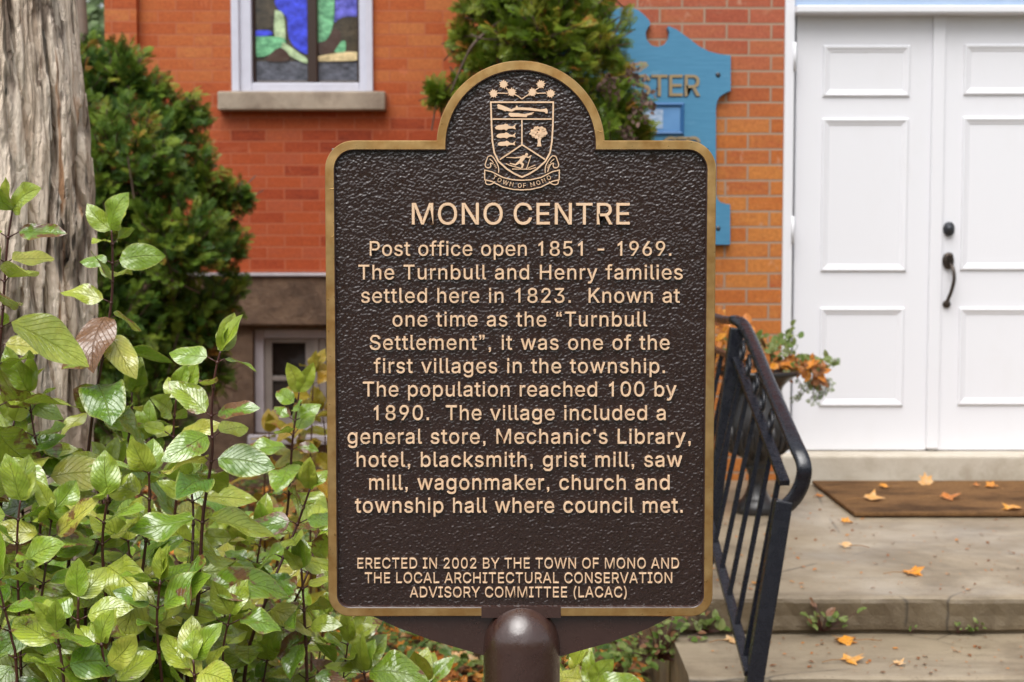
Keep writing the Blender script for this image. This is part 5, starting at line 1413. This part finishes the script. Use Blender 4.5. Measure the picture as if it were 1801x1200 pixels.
shrub('big leaved low shoot under the left wing of the plaque bracket',
      [[(590, 1290, 2.5), (600, 1220, 2.5), (612, 1130, 2.5)], [(655, 1290, 2.45), (650, 1240, 2.45), (640, 1180, 2.45)], [(720, 1300, 2.8), (735, 1260, 2.8), (745, 1200, 2.8)]], 31, .112, bare=.68)
shrub('low shoot with pale leaves right of the plaque post',
      [[(1030, 1300, 2.7), (1035, 1260, 2.7), (1040, 1205, 2.7)], [(1000, 1300, 2.9), (1003, 1240, 2.9), (1006, 1180, 2.9)]], 36, .10, bare=.7, rshift=.1)
shrub('yellowing young shrub at the foot of the basement window',
      [[(545, 840, 4.3), (548, 760, 4.3), (550, 690, 4.3), (552, 655, 4.3)], [(560, 850, 4.4), (572, 780, 4.4), (566, 720, 4.4)], [(520, 850, 4.5), (522, 800, 4.5), (530, 745, 4.5)], [(465, 860, 4.6), (470, 800, 4.6), (474, 760, 4.6)]], 41, .10, material='yellow_leaf', bare=.35, group=None)

# more dogwood clumps farther back that fill the bed
fill = [('dogwood clump low behind the red stalked plant', [(380, 3.1, 920), (430, 3.2, 1010)]),
        ('dogwood clump at the foot of the big tree trunk', [(190, 2.95, 830), (230, 2.9, 900), (150, 2.85, 940), (270, 3.0, 860), (100, 2.8, 960)]),
        ('dogwood clump behind the lower left edge of the plaque', [(515, 3.3, 1070), (560, 3.0, 1100)]),
        ('dogwood clump along the bottom left of the bed', [(60, 2.6, 1060), (120, 2.5, 1110), (180, 2.6, 1080), (20, 2.5, 1130), (230, 2.6, 1120), (330, 2.7, 1110)])]
for i, (lab, tops) in enumerate(fill):
    rr = random.Random(300 + i); stems = []
    for px, Y, py in tops:
        for k in range(2):
            x0, y0 = px + rr.uniform(-35, 35), py + rr.uniform(-20, 60)
            stems.append([(x0 + rr.uniform(-30, 30), y0 + 260, Y), (x0 + rr.uniform(-20, 20), y0 + 130, Y), (x0, y0, Y)])
    shrub(lab, stems, 330 + i, .08, bare=.5)

# ------------------------------------------------------------------ ground cover and leaf litter
r = random.Random(5); sc = Scatter()
def inbed(x, y): return not (x > sx0 - .03 and y > d2 - 2 * tread - .05) and y < YM - .1 and not (x > xc - .05 and y > YE - .05)
k = 0
while k < 7000:
    y = 2.2 + 6.9 * r.random() ** 1.1; x = r.uniform(-.5 * y * .75 - .3, 1.2)
    if not inbed(x, y) or (x > sx0 - .05 and y < 3.0): continue
    k += 1
    sc.put(MT[r.randrange(6)] if r.random() < .55 else MT[0], (x, y, .03 + r.random() * .035), (r.gauss(0, 1), r.gauss(0, 1), r.gauss(0, .25)), (r.gauss(0, .35), r.gauss(0, .35) - .15, 1), r.uniform(.05, .12), r.random())
kind(sc.build('leaf_litter', M['litter_leaf']), 'stuff')
sc = Scatter(); k = 0
while k < 9000:
    y = 3.0 + 6.0 * r.random() ** 1.2; x = r.uniform(-.5 * y * .75 - .2, .55)
    if not inbed(x, y): continue
    if noise.noise(Vector((x * 1.7, y * 1.7, 4))) < -.12: continue
    k += 1
    h = r.uniform(.04, .19)
    sc.put(LTlow[r.randrange(4)], (x, y, h), (r.gauss(0, 1), r.gauss(0, 1), r.gauss(0, .4)), (r.gauss(0, .4), -.4 + r.gauss(0, .4), 1), r.uniform(.025, .06), r.random(), .3 * r.random())
kind(sc.build('ground_cover', M['cover_leaf']), 'stuff')

# ------------------------------------------------------------------ plants in the urn, weeds, fallen leaves
r = random.Random(14)
up = empty('potted_plant', (uc.x, uc.y, urn_top - .02), 'autumn planting of rusty leaves and green sprigs spilling from the black urn', 'plant')
W = lambda px, py, dy=0: P(px, py, uy + dy)
sc = Scatter()
for px, py, sx_, sy_, nn, sh in ((1275, 575, 18, 14, 26, (.3, .75)), (1310, 600, 30, 22, 34, (.1, .75)), (1345, 618, 26, 12, 34, (.0, .6)), (1390, 640, 28, 12, 60, (.2, .85)), (1425, 646, 18, 12, 50, (.1, .85)), (1432, 668, 8, 14, 16, (.0, .3)), (1290, 640, 30, 12, 40, (.0, .6)), (1330, 650, 40, 8, 50, (0, .5)), (1262, 620, 10, 20, 20, (.3, .8))):
    for k in range(nn):
        sc.put(LTlow[k % 4] if r.random() < .6 else MT[k % 6], W(r.gauss(px, sx_ * .6), r.gauss(py, sy_ * .6), r.gauss(0, .07)), (r.gauss(0, 1), r.gauss(0, .7), r.gauss(0, .7)), (r.gauss(0, .5), -1, .7), r.uniform(.03, .065), r.uniform(*sh))
sc.build('rusty_leaves', M['litter_leaf'], up)
sc = Scatter(); st = MB()
for px, py, nn, sp in ((1385, 602, 44, 20), (1362, 620, 34, 18), (1400, 640, 26, 18), (1330, 610, 20, 18), (1425, 645, 12, 14), (1455, 638, 14, 12), (1300, 618, 14, 16), (1340, 655, 10, 10)):
    for k in range(nn):
        p = W(r.gauss(px, sp * .6), r.gauss(py, sp * .55), r.gauss(-.02, .05))
        sc.put(LTlow[k % 4], p, (r.gauss(0, .8), r.gauss(0, .6), r.uniform(0, 1)), (r.gauss(0, .5), -1, .6), r.uniform(.02, .042), r.uniform(.3, 1))
sc.build('foliage', M['cover_leaf'], up)
sc = Scatter()
for px, py, dx, dy_ in ((1402, 665, -4, 40), (1415, 660, 12, 44), (1432, 665, 2, 42), (1440, 660, 16, 30), (1445, 650, 24, -18), (1418, 668, -12, 30), (1438, 664, 8, 36)):
    a, b = W(px, py), W(px + dx, py + dy_, -.03)
    m_ = a.lerp(b, .5) + Vector((.02, -.02, .01))
    L_ = smoothline([a, m_, b], 5); st.tube(L_, .0018, 5)
    for p in L_[2:]:
        for q in range(2): sc.put(SPT[q], p, (r.gauss(0, 1), r.gauss(0, .6), r.gauss(-.4, .5)), (r.gauss(0, .4), -1, .4), r.uniform(.014, .026), r.uniform(.3, 1))
st.build('trailing_stems', M['twig_brown'], up, True)
sc.build('trailing_foliage', M['cover_leaf'], up, False)

def weed(px, py, z_or_Y, n, spread, label, size=.03, purple=0.0, onY=False):
    p0 = P(px, py, z_or_Y) if onY else G(px, py, z_or_Y)
    root = empty('weed', tuple(p0), label, 'plant', 'small weeds in the step joints')
    lf, st = Scatter(), MB()
    for k in range(n):
        d = Vector((r.gauss(0, spread), -abs(r.gauss(0, spread * .5)) , abs(r.gauss(0, spread * 1.1)) + .008))
        st.tube([p0, p0 + d], [.0016, .001], 5)
        lf.put(LTlow[k % 4], p0 + d, (d.x * 6 + r.gauss(0, .3), d.y * 6 + r.gauss(0, .3), r.uniform(-.2, .6)), (r.gauss(0, .3), -.6, .8), size * r.uniform(.7, 1.3), r.uniform(.25, .95), 1.2 if r.random() < purple else .0)
    st.build('stems', M['twig_red'], root, True)
    lf.build('foliage', M['cover_leaf'], root)
yj = steps_d1 - .012
weed(1237, 1113, yj, 26, .030, 'green rosette weed in the step joint beside the plaque corner', .032, .1, True)
weed(1446, 1110, yj, 20, .032, 'green and purple weed in the step joint right of the handrail post', .032, .3, True)
weed(1712, 1112, yj, 10, .014, 'small weed tuft in the step joint farthest to the right', .02, .1, True)
weed(1683, 1114, yj, 5, .010, 'tiny round leaved sprout left of the right hand weed tuft', .014, 0, True)
weed(1600, 1115, yj, 4, .008, 'tiny sprout in the joint below the orange leaf on the landing', .012, 0, True)
sed = weed(1160, 1160, 4.3, 120, .06, 'trailing pale sedum clump against the left side of the steps', .026, .12, True)

def fallen(px, py, z, size, shade, label, rot=0.0, tilt=(0, 0), n=None, stalk=True):
    p = G(px, py, z) + Vector((0, 0, .006))
    sc = Scatter()
    d = (math.cos(rot), math.sin(rot), tilt[0])
    T = MT[n if n is not None else r.randrange(6)]
    size *= 1.12
    sc.put(T, p, d, (tilt[1], -tilt[0] if abs(tilt[0]) > .5 else -.1, 1 if abs(tilt[0]) < .5 else .3), size, shade)
    root = sc.build('fallen_leaf', M['litter_leaf'], None, False, at=tuple(p))
    tag(root, label, 'leaf', 'fallen autumn leaves on the steps')
    if stalk:
        mb = MB(); q = Vector(d).normalized() * size
        mb.tube([p - q * .05 + Vector((0, 0, .002)), p - q * .5 + Vector((0, 0, .006)), p - q * .8 + Vector((0, 0, .002))], .0013, 5); mb.build('stalk', M['litter_leaf'], root, True)
zt = zL + .024
fallen(1600, 1011, zL, .105, .72, 'large orange maple leaf alone in the middle of the landing', .2)
fallen(1489, 921, zL, .075, .80, 'small orange leaf on the landing below the mat corner', 1.2)
fallen(1492, 963, zL, .085, .97, 'pale pinkish leaf lying face down on the landing above the orange weedside leaves', 2.6)
fallen(1628, 852, zt, .10, .93, 'cream leaf standing upright at the back of the doormat', 1.57, (2.2, 0))
fallen(1530, 880, zt, .13, .92, 'pale tan leaf near the left end of the doormat', .3)
fallen(1558, 858, zt, .08, .75, 'orange leaf at the doormat rear edge left of the upright leaf', 2.9)
fallen(1664, 877, zt, .13, .45, 'brown leaf in the middle of the doormat', .1)
fallen(1746, 858, zt, .085, .66, 'orange leaf at the rear right of the doormat', 1.9)
fallen(1716, 856, zt, .05, .55, 'small rust leaf left of the rear right doormat leaf', .5)
fallen(1785, 897, zt, .12, .86, 'golden leaf on the front edge of the doormat at the right', 2.2)
fallen(1725, 905, zL, .08, .97, 'pale leaf flattened on the landing just in front of the mat', .1)
fallen(1492, 1131, z1, .105, .80, 'bright orange leaf on the first tread with a long stalk', 3.1)
fallen(1492, 1165, z1, .095, .90, 'yellow leaf on the first tread nearest the viewer', .3)
fallen(1580, 1171, z1, .055, .99, 'whitish leaf scrap on the first tread', .8)
fallen(1285, 1130, z1, .085, .97, 'pale pink leaf on the tread behind the handrail post', .4)
fallen(1322, 1130, z1, .05, .98, 'small cream leaf on the tread beside the handrail foot', 1.4)
fallen(1330, 1030, zL, .05, .75, 'small rust leaf on the landing seen between the balusters', .9)
fallen(1440, 875, zL, .06, .55, 'brown leaf left of the doormat corner', .9)
sc = Scatter()
for k in range(420):
    px, py = r.uniform(1250, 1801), r.uniform(870, 1045) if k % 4 else r.uniform(1122, 1188)
    p = G(px, py, zL if k % 4 else z1)
    sc.put(LTlow[k % 4], p + Vector((0, 0, .005)), (r.gauss(0, 1), r.gauss(0, 1), 0), (0, 0, 1), r.choice((.006, .008, .010, .014, .02)), r.random() * .7, .2)
kind(sc.build('leaf_debris', M['litter_leaf']), 'stuff')

# ------------------------------------------------------------------ unseen leaf screen, added behind the camera to darken the plaque's reflections
r = random.Random(3); sc = Scatter()
for k in range(5200):
    x = r.uniform(-40, 40); y = -13 - r.random() * 5; h = 5.2 + 1.8 * noise.noise(Vector((x * .25, 0, 2)))
    sc.put(LTlow[k % 4], (x, y, r.random() ** .8 * h), (r.gauss(0, 1), r.gauss(0, 1), r.gauss(0, 1)), (r.gauss(0, 1), 1, .6), r.uniform(.7, 1.3), r.random())
kind(sc.build('added_far_wood', M['cover_leaf']), 'stuff')
